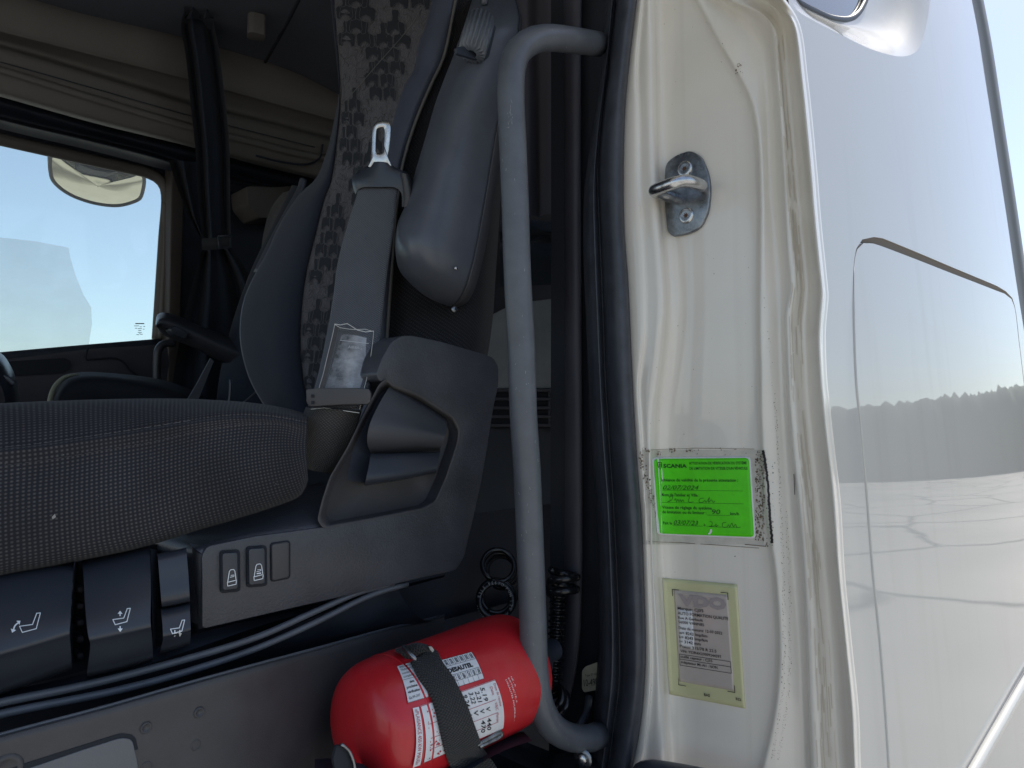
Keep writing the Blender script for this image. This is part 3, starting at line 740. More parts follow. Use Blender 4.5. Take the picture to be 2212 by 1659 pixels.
YQ = [(1430, 1248), (1593, 1262), (1611, 1530), (1445, 1499)]
ys = empty('tachograph_label', hit(1520, 1520, 'X', XF), 'yellow bordered calibration label with printed lines low on the cream door jamb', 'label')
ym = planar(YQ, 65, 108, .0010)
sheet('yellow_border', 0, 0, 65, 108, ym, m_yellow, ys)
sheet('printed_panel', 10, 10, 56.5, 94, planar(YQ, 65, 108, .0015), m_pink, ys)
sheet('protective_foil', 13, 27, 25, 62, planar(YQ, 65, 108, .0017), m_label, ys, 0, 8)
t = Print()
L0 = [('Marque: CJ35', 22, 27.5, 2.6), ('AUTO FORMATION QUALITE', 43, 32, 2.6), ('Rue A Gerbault', 21, 36, 2.4), ('56000 VANNES', 22, 40, 2.4), ('Date de mesure: 12-07-2022', 37, 45.4, 2.4), ('w= 8243 Imp/km', 24, 49.8, 2.5), ('k= 8243 Imp/km', 24, 53.8, 2.5), ('l= 3142 mm', 18, 57.8, 2.5), ('Pneus: 315/70 R 22.5', 31, 62.2, 2.5), ('VIN: YS2R4X20009244397', 35, 66.4, 2.3), ('scellé capteur : CJ35', 27, 71.4, 2.3), ('Adaptateur M1-N1 : NON', 31, 76.6, 2.3)]
for s_, wd, y, hh in L0: t.text(s_, 13, y, hh, wd, bold=.012)
t.box(12.2, 68.4, 55.6, 73, .4); t.box(12.2, 73, 55.6, 78.6, .4)
for (x, y, a, b) in ((9, 9.5, 1, 1), (57, 8, -1, 1), (57.5, 95, -1, -1), (10, 97, 1, -1)): t.stroke([(x, y + 6 * b), (x, y), (x + 6 * a, y)], .6)
t.text('BA5', 31, 103, 2.4, 5, bold=.02); t.text('B22', 58, 101.5, 2.2, 4.4, bold=.02)
t.build('printed_text', planar(YQ, 65, 108, .0026), m_ink, ys)
Print().text('VDO', 14, 23, 9, 41, bold=.06).build('faint_logo', planar(YQ, 65, 108, .0023), m_ghost, ys)

# ================================================================== cab interior shell
ZC = .98
r0 = [(-260, -95), (0, -22), (70, 0), (175, 30), (390, 80), (475, 105), (573, 133), (650, 163), (735, 207)]
cq = [hit(x, y, 'Y', 1.80) for x, y in r0]
cq = [Vector((-1.3, 1.8, cq[0].z - .05))] + cq + [Vector((1.6, 1.8, cq[-1].z))]
cv_ = cq + [Vector((p.x, .25, p.z + .05)) for p in cq] + [Vector((p.x, 2.2, p.z + .01)) for p in cq]; nq = len(cq)
ce = newobj('ceiling', cv_, [(i, i + 1, nq + i + 1, nq + i) for i in range(nq - 1)] + [(2 * nq + i, 2 * nq + i + 1, i + 1, i) for i in range(nq - 1)], m_ceil, cab, True)
tube('ceiling_seam', trace([(655, -20), (620, 50), (573, 134)], 'Z', ZC - .001, 8), .004, m_black, cab, seg=6)
newobj('rear_wall', [(1.46, .3, 1.0), (1.46, 2.2, 1.0), (1.46, 2.2, EYE + ZC), (1.46, .3, EYE + ZC)], [(0, 1, 2, 3)], m_plum, cab, False)
newobj('floor', [(-1.3, .3, 1.12), (1.46, .3, 1.12), (1.46, 2.2, 1.12), (-1.3, 2.2, 1.12)], [(0, 1, 2, 3)], m_dark, cab, False)
box('door_header', (-1.3, .25, EYE + .62), (.70, .42, EYE + ZC), m_jamb, cab, .01)
newobj('outer_skirt', [(-1.3, .30, .45), (.62, .30, .45), (.62, .42, 1.16), (-1.3, .42, 1.16)], [(0, 1, 2, 3)], m_dark, cab, False)
# far side wall with door window opening
YF = 2.08
win = [(-500, 185), (-250, 243), (0, 301), (150, 335), (262, 360), (318, 373), (342, 385), (356, 402), (361, 425), (355, 515), (347, 640), (341, 733), (170, 749), (0, 765), (-250, 790), (-500, 815)]
fd = region('far_side_wall', [(-1100, -350), (1150, -350), (1150, 1350), (-1100, 1350)], [win], lambda x, y: hit(x, y, 'Y', YF), m_dark, cab, step=60)
wf = tube('window_frame', trace([(-250, 243), (0, 301), (150, 335), (262, 360), (318, 373), (342, 385), (356, 402), (361, 425), (355, 515), (347, 640), (341, 733)], 'Y', YF, 60), .016, m_shelfd, fd, seg=10, squash=1)
tube('window_sill', trace([(345, 742), (170, 757), (0, 773), (-250, 798)], 'Y', YF - .01, 30), .014, m_dark, fd, seg=10)
tube('glass_channel', trace([(358, 440), (357, 515), (350, 640), (345, 730)], 'Y', YF - .008, 30), .010, m_shelf, fd, seg=8)
wg = region('door_glass', [(-520, 170), (370, 350), (370, 750), (-520, 830)], [], lambda x, y: hit(x, y, 'Y', YF + .03), m_glass, fd, step=80, smooth=False)
du = region('painted_reflection', [(-400, 525), (0, 513), (75, 521), (148, 535), (153, 560), (164, 596), (180, 636), (197, 664), (199, 700), (194, 730), (190, 762), (-400, 800)], [], lambda x, y: hit(x, y, 'Y', YF + .028), m_panerefl, fd, step=80, smooth=False)  # bright reflection in the far window, painted as a pale shape on the pane
t = Print()
t.stroke([(293, 699), (311, 699)], 2.2)
for x0, x1, y in ((290, 300, 704), (302, 306, 706), (310, 313, 705), (292, 296, 709), (298, 306, 710), (309, 312, 711), (299, 305, 714), (298, 306, 718), (301, 303, 721), (295, 300, 723), (303, 308, 722)): t.stroke([(x0, y), (x1, y)], 1.2)
t.build('glass_stamp', lambda x, y: hit(x, y, 'Y', YF + .02), m_shelfd, fd)
# door card under the far window
dc = patch('far_door_card', [('Y', YF - .01, [(-300, 800), (0, 774), (190, 753), (350, 742), (420, 736)]), ('Y', YF - .05, [(-300, 812), (0, 786), (190, 764), (350, 752), (420, 747)]), ('Y', YF - .06, [(-300, 850), (0, 822), (190, 800), (350, 790), (420, 790)]), ('Y', YF - .02, [(-300, 1000), (0, 960), (420, 940)])], m_plum, cab, nv=40, nu=5)
ph = prism('pull_recess', roundpoly([(-60, 786), (60, 778), (140, 773), (154, 780), (152, 796), (140, 805), (60, 810), (-60, 818)], 8), 'Y', YF - .068, (0, .004, 0), m_black, dc, 0)
tube('panel_line', trace([(190, 752), (186, 776), (200, 776), (250, 774), (268, 784), (280, 800), (300, 812)], 'Y', YF - .068, 30), .0025, m_black, dc, seg=6)
tube('far_grab_handle', trace([(377, 742), (352, 744), (342, 756), (339, 780), (338, 830), (338, 880)], 'Y', 1.92, 40), .010, m_plast, cab, seg=12)

# overhead storage shelf above the far door
lft = lambda pts, dy: [(x, y + dy) for x, y in pts]
r0 = [(-260, -95), (0, -22), (70, 0), (175, 30), (390, 80), (475, 105), (573, 133), (650, 163), (735, 207)]
r1 = [(-260, 5), (0, 67), (200, 118), (412, 172), (553, 212), (640, 236), (735, 262)]
r2 = [(-260, 45), (0, 105), (200, 163), (412, 227), (553, 262), (640, 284), (735, 308)]
r3 = [(-260, 76), (0, 142), (200, 203), (412, 266), (553, 300), (640, 322), (735, 340)]
r4 = [(-260, 85), (0, 156), (200, 218), (412, 280), (553, 314), (640, 336), (735, 352)]
r5 = [(-260, 130), (0, 200), (200, 257), (417, 312), (553, 349), (640, 370), (735, 392)]
sf = patch('storage_shelf', [('Y', 1.80, lft(r0, -4)), ('Y', 1.79, lft(r0, 10)), ('Y', 1.79, mixL(r0, r1, .5)), ('Y', 1.80, lft(r1, -6)), ('Y', 1.80, lft(r1, 0)), ('Y', 1.812, lft(r1, 6)), ('Y', 1.845, lft(r2, -14)), ('Y', 1.840, lft(r2, -6)), ('Y', 1.80, lft(r2, 0)), ('Y', 1.798, lft(r2, 18)),
    ('Y', 1.80, lft(r3, -5)), ('Y', 1.803, r3), ('Y', 1.79, lft(r3, 3)), ('Y', 1.792, r4), ('Y', 1.80, lft(r4, 4)), ('Y', 1.81, mixL(r4, r5, .6)), ('Y', 1.82, r5), ('Y', 2.0, lft(r5, 3))], m_shelf, cab, nv=50, nu=3)
tube('shelf_end_line', trace([(553, 336), (620, 352), (668, 354), (690, 342), (696, 322), (697, 312)], 'Y', 1.79, 30), .003, m_dark, sf, seg=6)
tube('shelf_seam', trace([(-100, 110), (0, 134), (200, 190), (412, 250), (553, 286), (680, 318)], 'Y', 1.79, 30), .0012, m_dark, sf, seg=6)
# folded blind under the shelf
patch('window_blind', [('Y', 1.98, lft(r5, 4)), ('Y', 1.96, lft(r5, 22)), ('Y', 2.0, [(-260, 175), (0, 250), (200, 297), (340, 332), (400, 352), (553, 395), (735, 430)]), ('Y', 1.96, [(-260, 182), (0, 258), (200, 306), (340, 342), (400, 362), (553, 402), (735, 440)]), ('Y', 2.0, [(-260, 188), (0, 265), (200, 313), (340, 349), (400, 366), (553, 410), (735, 450)]), ('Y', 2.03, [(-260, 200), (0, 278), (200, 326), (330, 360), (400, 380), (553, 430), (735, 470)])], m_dark, cab, nv=40, nu=4)
# ceiling hook
prism('coat_hook', roundpoly([(534, 70), (545, 68), (574, 76), (571, 90), (548, 88), (533, 84)], 5), 'Z', ZC - .03, (0, 0, .05), m_shelfd, cab, .006)
# far rear pillar panels behind the curtain
prism('far_pillar_trim', roundpoly([(372, 345), (400, 352), (392, 640), (384, 900), (360, 900), (366, 640)], 4), 'Y', 2.02, (0, .05, 0), M('brown_pillar', (.055, .045, .04), .6), cab, .006)
prism('rear_box', roundpoly([(532, 402), (600, 404), (640, 400), (640, 470), (560, 470), (536, 440)], 6), 'Y', 1.95, (0, .1, 0), m_shelfd, cab, .01)

# rear bunk area seen behind the grab handle
bp = prism('bunk_panel', roundpoly([(1040, 690), (1110, 655), (1270, 635), (1270, 842), (1020, 842)], 10), 'X', 1.12, (.03, 0, 0), M('grey_bunk_panel', (.30, .31, .32), .6, mottle=(8, .2)), cab, .01)
patch('bunk_fabric', [('X', 1.2, [(1100, -60), (1100, 200), (1100, 470)]), ('X', 1.17, [(1135, -60), (1140, 200), (1142, 465)]), ('X', 1.2, [(1158, -60), (1160, 200), (1162, 468)]), ('X', 1.16, [(1190, -60), (1192, 200), (1190, 462)]), ('X', 1.2, [(1240, -60), (1240, 200), (1240, 470)])], M('bunk_cloth', (.11, .11, .14), .9), cab, nv=30, nu=5)
patch('bunk_blanket', [('X', 1.10, [(1080, 474), (1140, 472), (1180, 478), (1250, 470)]), ('X', 1.06, [(1080, 500), (1140, 486), (1180, 500), (1250, 492)]), ('X', 1.10, [(1080, 520), (1140, 520), (1180, 510), (1250, 520)]), ('X', 1.05, [(1080, 545), (1140, 530), (1190, 545), (1250, 536)]), ('X', 1.1, [(1080, 620), (1250, 612)])], m_curt, cab, nv=30, nu=5)
lw = newobj('bunk_base', [(1.14, .45, 1.1), (1.14, 2.1, 1.1), (1.14, 2.1, EYE + .08), (1.14, .45, EYE + .08)], [(0, 1, 2, 3)], m_dark, cab, False)
vg = prism('vent_grille', [(1050, 838), (1228, 838), (1228, 925), (1050, 925)], 'X', 1.12, (.01, 0, 0), m_black, cab, .001)
for k in range(5):
    y = 843 + k * 19
    prism('slat', [(1050, y - 3.5), (1228, y - 3.5), (1228, y + 3.5), (1050, y + 3.5)], 'X', 1.105, (.012, 0, 0), m_plum, vg, .001)
prism('mullion', [(1184, 840), (1189, 840), (1189, 922), (1184, 922)], 'X', 1.106, (.012, 0, 0), m_plum, vg, .001)

# ================================================================== DRIVER SEAT
seat = empty('driver_seat', hit(700, 1300, 'Y', .7), 'charcoal cloth driver seat with folded up armrest, side switches and patterned backrest', 'seat')
# backrest body
Lb0 = [(760, -60), (745, 60), (738, 150), (733, 212), (725, 250), (708, 325), (683, 387), (648, 420), (603, 490), (578, 545), (553, 590), (530, 640), (520, 690), (520, 740), (530, 790), (545, 830), (575, 880), (610, 920)]
Lb1 = [(716, -60), (716, 0), (728, 125), (734, 212), (728, 300), (712, 400), (703, 420), (678, 515), (660, 590), (650, 665), (647, 740), (650, 790), (655, 830), (668, 880), (680, 920)]
Lb2 = [(950, -60), (935, 0), (923, 50), (905, 100), (898, 145), (875, 187), (858, 237), (842, 300), (828, 370), (822, 440), (812, 540), (800, 640), (790, 740), (780, 820), (770, 880), (760, 930)]
Lb3 = [(996, -60), (984, 0), (958, 125), (935, 175), (908, 237), (885, 300), (868, 365), (858, 440), (850, 540), (842, 640), (835, 740), (828, 820), (820, 880), (815, 930)]
def withdepth(L, d0, d1): 
    y0, y1 = L[0][1], L[-1][1]
    return [(p[0], p[1], d0 + (d1 - d0) * (p[1] - y0) / (y1 - y0)) for p in L]
shift = lambda L, dx, dd: [(p[0] + dx, p[1], p[2] + dd) for p in L]
pat = patch('backrest_cloth', [('t', 0, withdepth(Lb1, 1.12, .985)), ('t', 0, withdepth(mixL(Lb1, Lb2, .15), 1.095, .965)), ('t', 0, withdepth(mixL(Lb1, Lb2, .5), 1.065, .945)), ('t', 0, withdepth(mixL(Lb1, Lb2, .85), 1.02, .915)), ('t', 0, withdepth(Lb2, 1.005, .90))], m_pat, seat, nv=70, nu=6)
fb = patch('far_bolster', [('t', 0, withdepth(shift([(x, y, 0) for x, y in Lb0], 25, 0), 1.3, 1.2)), ('t', 0, withdepth(Lb0, 1.21, 1.12)), ('t', 0, withdepth(mixL(Lb0, Lb1, .35), 1.14, 1.02)), ('t', 0, withdepth(mixL(Lb0, Lb1, .75), 1.115, .975)), ('t', 0, withdepth(sh(Lb1, -1), 1.115, .978)), ('t', 0, withdepth(sh(Lb1, 3), 1.13, 1.0))], m_bols, seat, nv=60, nu=5)
tube('far_piping', [hit(p[0] + 1, p[1], 't', p[2] - .006) for p in line(withdepth(Lb0, 1.21, 1.12), 60)], .0016, m_arm, fb, seg=6)
nb = patch('near_bolster', [('t', 0, withdepth(sh(Lb2, -3), 1.02, .915)), ('t', 0, withdepth(sh(Lb2, 1), .995, .89)), ('t', 0, withdepth(mixL(Lb2, Lb3, .3), .97, .87)), ('t', 0, withdepth(mixL(Lb2, Lb3, .7), .965, .865)), ('t', 0, withdepth(Lb3, .975, .875)), ('t', 0, withdepth(sh(Lb3, 5), 1.0, .9))], m_bolsl, seat, nv=60, nu=4)
tube('bolster_piping', [hit(p[0], p[1], 't', p[2] - .004) for p in line(withdepth(Lb3, .975, .875), 60)], .0022, m_seamd, nb, seg=6)
Lb4 = [(1090, -60), (1090, 100), (1080, 300), (1070, 480), (1062, 600), (1055, 700), (1040, 800)]
patch('backrest_side', [('t', 0, withdepth(sh(Lb3, -2), .99, .89)), ('t', 0, withdepth(mixL(Lb3, Lb4, .4), 1.0, .88)), ('t', 0, withdepth(mixL(Lb3, Lb4, .85), 1.03, .90)), ('t', 0, withdepth(Lb4, 1.08, .95)), ('t', 0, withdepth(sh(Lb4, 8), 1.2, 1.05))], m_mesh, seat, nv=50, nu=4)
# woven motif on the backrest
onpat = onto(pat)
MO = [(-.15, 0), (.15, 0), (.21, .15), (.17, .40), (.15, .58), (.22, .70), (.44, .76), (.53, .90), (.50, 1.12), (.47, 1.48), (.30, 1.56), (.20, 1.34), (0, 1.22), (-.20, 1.34), (-.30, 1.56), (-.47, 1.48), (-.50, 1.12), (-.53, .90), (-.44, .76), (-.22, .70), (-.15, .58), (-.17, .40), (-.21, .15)]
MO_thin = [(-.11, 0), (.11, 0), (.17, .16), (.12, .42), (.10, .62), (.17, .80), (.46, .86), (.50, .98), (.40, 1.12), (.44, 1.50), (.28, 1.55), (.20, 1.26), (0, 1.14), (-.20, 1.26), (-.28, 1.55), (-.44, 1.50), (-.40, 1.12), (-.50, .98), (-.46, .86), (-.17, .80), (-.10, .62), (-.12, .42), (-.17, .16)]
mo = Print(); ol = Print()
SP = []; rm = random.Random(4)
eL = lambda y: float(np.interp(y, [p[1] for p in Lb1], [p[0] for p in Lb1])); eR = lambda y: float(np.interp(y, [p[1] for p in Lb2], [p[0] for p in Lb2]))
for j in range(-2, 33):
    for i in range(-1, 6):
        y = -40 + j * 28.5; s_ = i * .205 + (.1 if j % 2 else 0) + .04
        xa_, xb_ = eL(y + 20), eR(y + 20); x = xa_ + (xb_ - xa_) * s_
        if math.sin(1.9 * i + .7 * j) + math.sin(.8 * j - 1.3 * i + .5) + rm.uniform(-.4, .4) < -.45: continue
        SP.append((x, y + s_ * 8, (xb_ - xa_) * .175, 54, -.12 if y > 300 else 0))
for x, y, wd, hh, sk in SP:
    mo.poly([(x + px * wd + sk * (py - .8) * hh / 1.6, y + py * hh / 1.55 + px * wd * .10) for px, py in MO])
    big = [(x + px * wd * 1.2 + sk * (py - .8) * hh / 1.6, y - hh * .04 + (py - .8) * hh / 1.55 * 1.1 + .8 * hh / 1.55 + px * wd * .10) for px, py in MO]
    ol.stroke(big, .8, True)
mo.build('woven_motif', lambda x, y: onpat(x, y, .0010), m_motif, pat)['kind'] = 'stuff'
ol.build('motif_outline', lambda x, y: onpat(x, y, .0012), M('dull_outline_yarn', (.085, .085, .095), .9), pat)['kind'] = 'stuff'
sq = Print(); rr = random.Random(5)
for _ in range(420):                          # raised jacquard squiggles between the motifs
    yy = rr.uniform(0, 880); xx = rr.uniform(np.interp(yy, [0, 212, 415, 665, 880], [716, 734, 703, 650, 668]), np.interp(yy, [0, 145, 300, 540, 880], [935, 898, 842, 812, 770]))
    a = rr.uniform(0, 6.3); pts = []
    for k in range(5): pts.append((xx, yy)); a += rr.uniform(-1.1, 1.1); xx += math.cos(a) * 3.2; yy += math.sin(a) * 3.6
    sq.stroke(pts, .8)
sq.build('jacquard_lines', lambda x, y: onpat(x, y, .0006), M('jacquard_thread', (.028, .027, .030), .9), pat)['kind'] = 'stuff'
sq = Print().stroke([tuple(p) for p in line([(900, 40), (870, 80), (830, 125), (795, 165), (765, 200), (740, 225)], 30)], 1.2)
sq.build('backrest_seam', lambda x, y: onpat(x, y, .0014), m_seamd, pat)

# cushion
T0 = [(-120, 882), (0, 872), (150, 865), (300, 861), (425, 862), (553, 871), (620, 882), (663, 894)]
Sm1 = [(-120, 985), (0, 968), (75, 960), (175, 946), (275, 931), (375, 915), (450, 903), (525, 897), (600, 902), (664, 915)]
Sm2 = [(-120, 1025), (0, 1007), (125, 990), (225, 972), (325, 955), (450, 927), (553, 915), (620, 918), (664, 935)]
Bt = [(-120, 1270), (0, 1242), (162, 1212), (320, 1177), (400, 1152), (480, 1128), (553, 1105), (610, 1085), (648, 1067), (664, 1035)]
cu = patch('cushion', [('Y', 1.0, lft(T0, 14)), ('Y', .80, lft(T0, 5)), ('Y', .70, lft(T0, 0)), ('Y', .66, lft(T0, 4)), ('Y', .632, mixL(T0, Sm1, .4)), ('Y', .612, lft(Sm1, -5)), ('Y', .612, Sm1), ('Y', .606, lft(Sm1, 6)), ('Y', .607, Sm2), ('Y', .598, mixL(Sm2, Bt, .3)), ('Y', .592, mixL(Sm2, Bt, .6)), ('Y', .594, mixL(Sm2, Bt, .85)), ('Y', .602, lft(Bt, -5)), ('Y', .63, lft(Bt, 2))], m_seat, seat, nv=90, nu=4)
from mathutils import noise as _nz
for v in cu.data.vertices:
    q = v.co; v.co.y += .0042 * _nz.noise(Vector((q.x * 9, q.z * 14, 3.0))) + .0036 * _nz.noise(Vector((q.x * 30 + q.z * 22, q.z * 14 - q.x * 10, 7.0))) * min(1, max(0, (q.x - .15) * 4))
oncu = onto(cu)
s_ = Print(); L1 = line(Sm1, 220)
for k in range(0, 214, 6): s_.stroke([tuple(L1[k] + (0, -1)), tuple(L1[k + 4] + (0, -1))], 1.5 if k < 150 else 1.0)
s_.build('stitching', lambda x, y: oncu(x, y, .0008), m_seam, cu)['kind'] = 'stuff'
s_ = Print(); L1 = line(Sm2, 220)
for k in range(0, 214, 6): s_.stroke([tuple(L1[k]), tuple(L1[k + 4])], 1.1)
s_.build('lower_stitching', lambda x, y: oncu(x, y, .0008), m_seamd, cu)['kind'] = 'stuff'
s_ = Print(); specks(s_, 5, 900, 640, 1100, 26, .5, 1.2); s_.poly([(111, 957 + 160), (118, 1110), (120, 1117), (113, 1122)])
s_.build('lint', lambda x, y: oncu(x, y, .001), m_seam, cu)['kind'] = 'stuff'

# side cover of the seat: ledge, shroud, face
YS = .585
face = [(437, 1359), (437, 1244), (436, 1200), (448, 1180), (553, 1158), (703, 1138), (828, 1115), (915, 1098), (940, 1084), (963, 1032), (988, 957), (992, 930), (978, 902), (903, 854), (845, 832), (836, 820), (822, 826), (812, 810), (826, 772), (846, 738), (868, 725), (892, 725), (953, 738), (1028, 760), (1066, 772), (1077, 792), (1077, 830), (1066, 880), (1053, 965), (1040, 1040), (1020, 1130), (1002, 1205), (985, 1232), (903, 1250), (853, 1262), (700, 1298), (553, 1332)]
fr = roundpoly(face, 9, 3)
cv = prism('side_cover', fr, 'Y', YS, (0, .10, 0), m_plast, seat, .0035, 3)
# ledge between cushion and face
patch('cover_ledge', [('Y', .66, [(398, 1140), (480, 1110), (553, 1085), (640, 1055), (700, 1040)]), ('Y', .64, [(405, 1160), (480, 1136), (553, 1112), (640, 1080), (704, 1064)]), ('Y', .610, [(412, 1178), (480, 1158), (553, 1138), (640, 1112), (702, 1098)]), ('Y', .590, [(424, 1188), (480, 1170), (553, 1152), (640, 1138), (703, 1127)]), ('Y', YS + .002, [(436, 1196), (480, 1178), (553, 1161), (640, 1149), (703, 1140)])], m_plast, cv, nv=30, nu=4)
# side wall of the cover towards the levers
patch('cover_end', [('Y', .66, [(404, 1160), (404, 1250), (410, 1360)]), ('Y', .62, [(410, 1175), (412, 1250), (418, 1360)]), ('Y', .592, [(424, 1190), (426, 1260), (430, 1360)]), ('Y', YS + .001, [(438, 1200), (439, 1260), (439, 1356)])], m_plast, cv, nv=20, nu=4)
# pentagon pocket: rim roll, floor
rim = [(845, 832), (903, 854), (978, 902), (992, 930), (988, 957), (963, 1032), (940, 1084), (915, 1098), (828, 1115), (703, 1138), (690, 1120), (700, 1078), (716, 1030), (753, 967), (790, 892), (820, 834), (836, 822)]
rim = roundpoly(rim, 8, 3)
cx, cy = 850, 1000
def shrink(L, k, kx=None): return [(cx + (x - cx) * k, cy + (y - cy) * k) for x, y in L]
rings = [(1.03, YS - .001), (1.0, YS - .0012), (.975, YS + .002), (.955, YS + .006), (.935, YS + .013), (.90, YS + .017), (.3, YS + .018)]
V = []
for k, yv in rings: V += [hit(x, y, 'Y', yv) for x, y in shrink(rim, k)]
newobj('pocket_rim', V, grid(V, len(rings), len(rim), wrap=True), m_plastw, cv)
# rolled edge catching the light
# wedge shaped buckle release
wd = patch('release_flap', [('Y', .60, [(844, 833), (878, 848), (920, 872), (962, 901)]), ('Y', .586, [(838, 840), (876, 862), (920, 888), (965, 915)]), ('Y', .577, [(815, 880), (860, 895), (915, 915), (965, 930)]), ('Y', .571, [(797, 922), (850, 928), (905, 936), (960, 945)]), ('Y', .575, [(793, 950), (850, 952), (905, 955), (955, 960)]), ('Y', .588, [(798, 972), (850, 971), (905, 970), (951, 972)]), ('Y', .596, [(803, 980), (850, 979), (905, 977), (950, 976)])], M('flap_plastic', (.058, .062, .073), .36, grain=(900, .4, .0004)), seat, nv=24, nu=5)
patch('flap_lip', [('Y', .592, [(803, 980), (850, 979), (905, 977), (950, 976)]), ('Y', .577, [(800, 985), (850, 984), (905, 981), (950, 979)]), ('Y', .571, [(796, 1010), (848, 1005), (900, 1000), (947, 996)]), ('Y', .568, [(789, 1041), (845, 1033), (895, 1024), (943, 1015)]), ('Y', .61, [(790, 1045), (845, 1037), (895, 1028), (943, 1019)])], m_gloss, wd, nv=20, nu=4)
patch('flap_side', [('Y', .600, [(844, 833), (815, 880), (796, 922), (793, 950), (803, 982), (796, 1010), (788, 1042)]), ('Y', .601, [(832, 836), (800, 880), (782, 922), (773, 955), (775, 985), (768, 1015), (762, 1040)]), ('Y', .6025, [(820, 838), (790, 880), (770, 925), (758, 965), (752, 1000), (748, 1025), (746, 1036)])], m_dark, wd, nv=24, nu=3)
# rocker switches and a blank plate
def rocker(x0, y0, x1, y1, sk, lit):
    q = [(x0, y0 + sk), (x1, y0), (x1 + 1, y1 - sk * .4), (x0 + 1, y1 + sk)]
    b_ = prism('rocker_switch', roundpoly(q, 8, 4), 'Y', YS - .0022, (0, .004, 0), m_black, seat, .001)
    ins = [(x0 + 5, y0 + sk + 5), (x1 - 5, y0 + 6), (x1 - 4, y1 - sk * .4 - 6), (x0 + 6, y1 + sk - 6)]
    k = prism('rocker_cap', roundpoly(ins, 6, 4), 'Y', YS - .0060, (0, .005, 0), m_gloss, b_, .0018, 3)
    my = (y0 + y1) / 2
    c = Print(); cx_, w_ = (x0 + x1) / 2 + 3, (x1 - x0) * .2
    yb = y1 - 22
    c.stroke([(cx_ - w_, yb), (cx_ - w_ * .6, yb - 22), (cx_ - w_ * .3, yb - 26), (cx_ + w_ * .5, yb - 27), (cx_ + w_ * .8, yb - 23), (cx_ + w_ * 1.1, yb - 4)], 1.7)
    c.stroke([(cx_ - w_ * 1.1, yb + 1), (cx_ + w_ * 1.2, yb - 4), (cx_ + w_ * 1.1, yb + 5), (cx_ - w_ * 1.0, yb + 9)], 1.7, True)
    c.stroke([(cx_ - w_ * .4, yb - 10), (cx_ + w_ * .6, yb - 12), (cx_ + w_ * .6, yb - 15), (cx_ - w_ * .2, yb - 14)], 1.3)
    if lit: c.stroke([(cx_ - w_ * .3, yb - 6), (cx_ + w_ * .6, yb - 7)], 2.6)
    c.build('seat_symbol', lambda x, y: hit(x, y, 'Y', YS - .0066), m_icon, b_)
rocker(476, 1187, 519, 1279, 3, 0); rocker(533, 1178, 577, 1267, 3, 1)
b_ = prism('blank_plate', roundpoly([(585, 1173), (628, 1167), (628, 1250), (586, 1258)], 8, 4), 'Y', YS - .0018, (0, .003, 0), m_black, seat, .0008)
prism('blank_insert', roundpoly([(588, 1176), (625, 1170), (625, 1247), (589, 1255)], 6, 4), 'Y', YS - .0030, (0, .003, 0), m_plastw, b_, .001)

newobj('added_base_backing', [(-.6, .72, 1.1), (1.1, .72, 1.1), (1.1, .72, EYE - .12), (-.6, .72, EYE - .12)], [(0, 1, 2, 3)], m_dark, seat, False)  # added dark backing, keeps outside light from showing through under the seat
oncv = onto(cv); sc_ = Print(); rs = random.Random(21)
for _ in range(70):
    x, y = rs.uniform(445, 1030), rs.uniform(760, 1340); a = rs.choice((-.9, .6, .2)) + rs.uniform(-.5, .5); l_ = rs.uniform(3, 26) * rs.random()
    q = [(x, y), (x + math.cos(a) * l_ * .5, y + math.sin(a) * l_ * .5 + rs.uniform(-1, 1)), (x + math.cos(a) * l_, y + math.sin(a) * l_)]
    sc_.stroke(q, rs.uniform(.35, .7))
sc_.stroke([(728, 1318), (790, 1270), (812, 1240), (842, 1212)], .7)
sc_.build('scuffs', lambda x, y: oncv(x, y, .0003), m_handle, cv)['kind'] = 'stuff'
du_ = Print(); specks(du_, 440, 1160, 1000, 1340, 160, .3, .8); specks(du_, 470, 1270, 640, 1292, 70, .3, 1.0)
du_.build('dust_specks', lambda x, y: oncv(x, y, .0004), m_seamd, cv)['kind'] = 'stuff'
# height and tilt levers under the cushion front
def lever(colsdef, mat, nm='adjuster_lever'):
    return patch(nm, colsdef, mat, seat, nv=24, nu=5)
Yl = .575
l1 = lever([('Y', .64, [(-120, 1245), (0, 1222), (163, 1205)]), ('Y', .600, [(-120, 1290), (0, 1260), (158, 1235)]), ('Y', .575, [(-120, 1370), (0, 1335), (154, 1300)]), ('Y', .560, [(-120, 1430), (0, 1400), (151, 1355)]), ('Y', .559, [(-120, 1440), (0, 1412), (150, 1368)]), ('Y', .563, [(-120, 1452), (0, 1424), (151, 1380)]), ('Y', .585, [(-120, 1525), (0, 1491), (155, 1437)]), ('Y', .64, [(-120, 1530), (0, 1494), (155, 1440)])], m_gloss)
patch('lever_end', [('Y', .70, [(170, 1215), (164, 1300), (160, 1370), (163, 1430)]), ('Y', .60, [(160, 1212), (156, 1300), (152, 1370), (156, 1437)])], m_dark, l1, nv=12, nu=3)
l2 = lever([('Y', .64, [(175, 1205), (245, 1190), (322, 1170)]), ('Y', .600, [(180, 1240), (250, 1222), (324, 1200)]), ('Y', .575, [(184, 1310), (255, 1292), (326, 1270)]), ('Y', .559, [(190, 1370), (258, 1355), (325, 1340)]), ('Y', .558, [(193, 1382), (260, 1368), (326, 1354)]), ('Y', .562, [(195, 1392), (262, 1378), (327, 1363)]), ('Y', .582, [(188, 1453), (262, 1437), (331, 1417)]), ('Y', .64, [(188, 1456), (262, 1440), (331, 1420)])], m_gloss)
patch('lever_end', [('Y', .70, [(345, 1190), (340, 1300), (336, 1400)]), ('Y', .60, [(325, 1185), (328, 1300), (332, 1417)])], m_dark, l2, nv=12, nu=3)
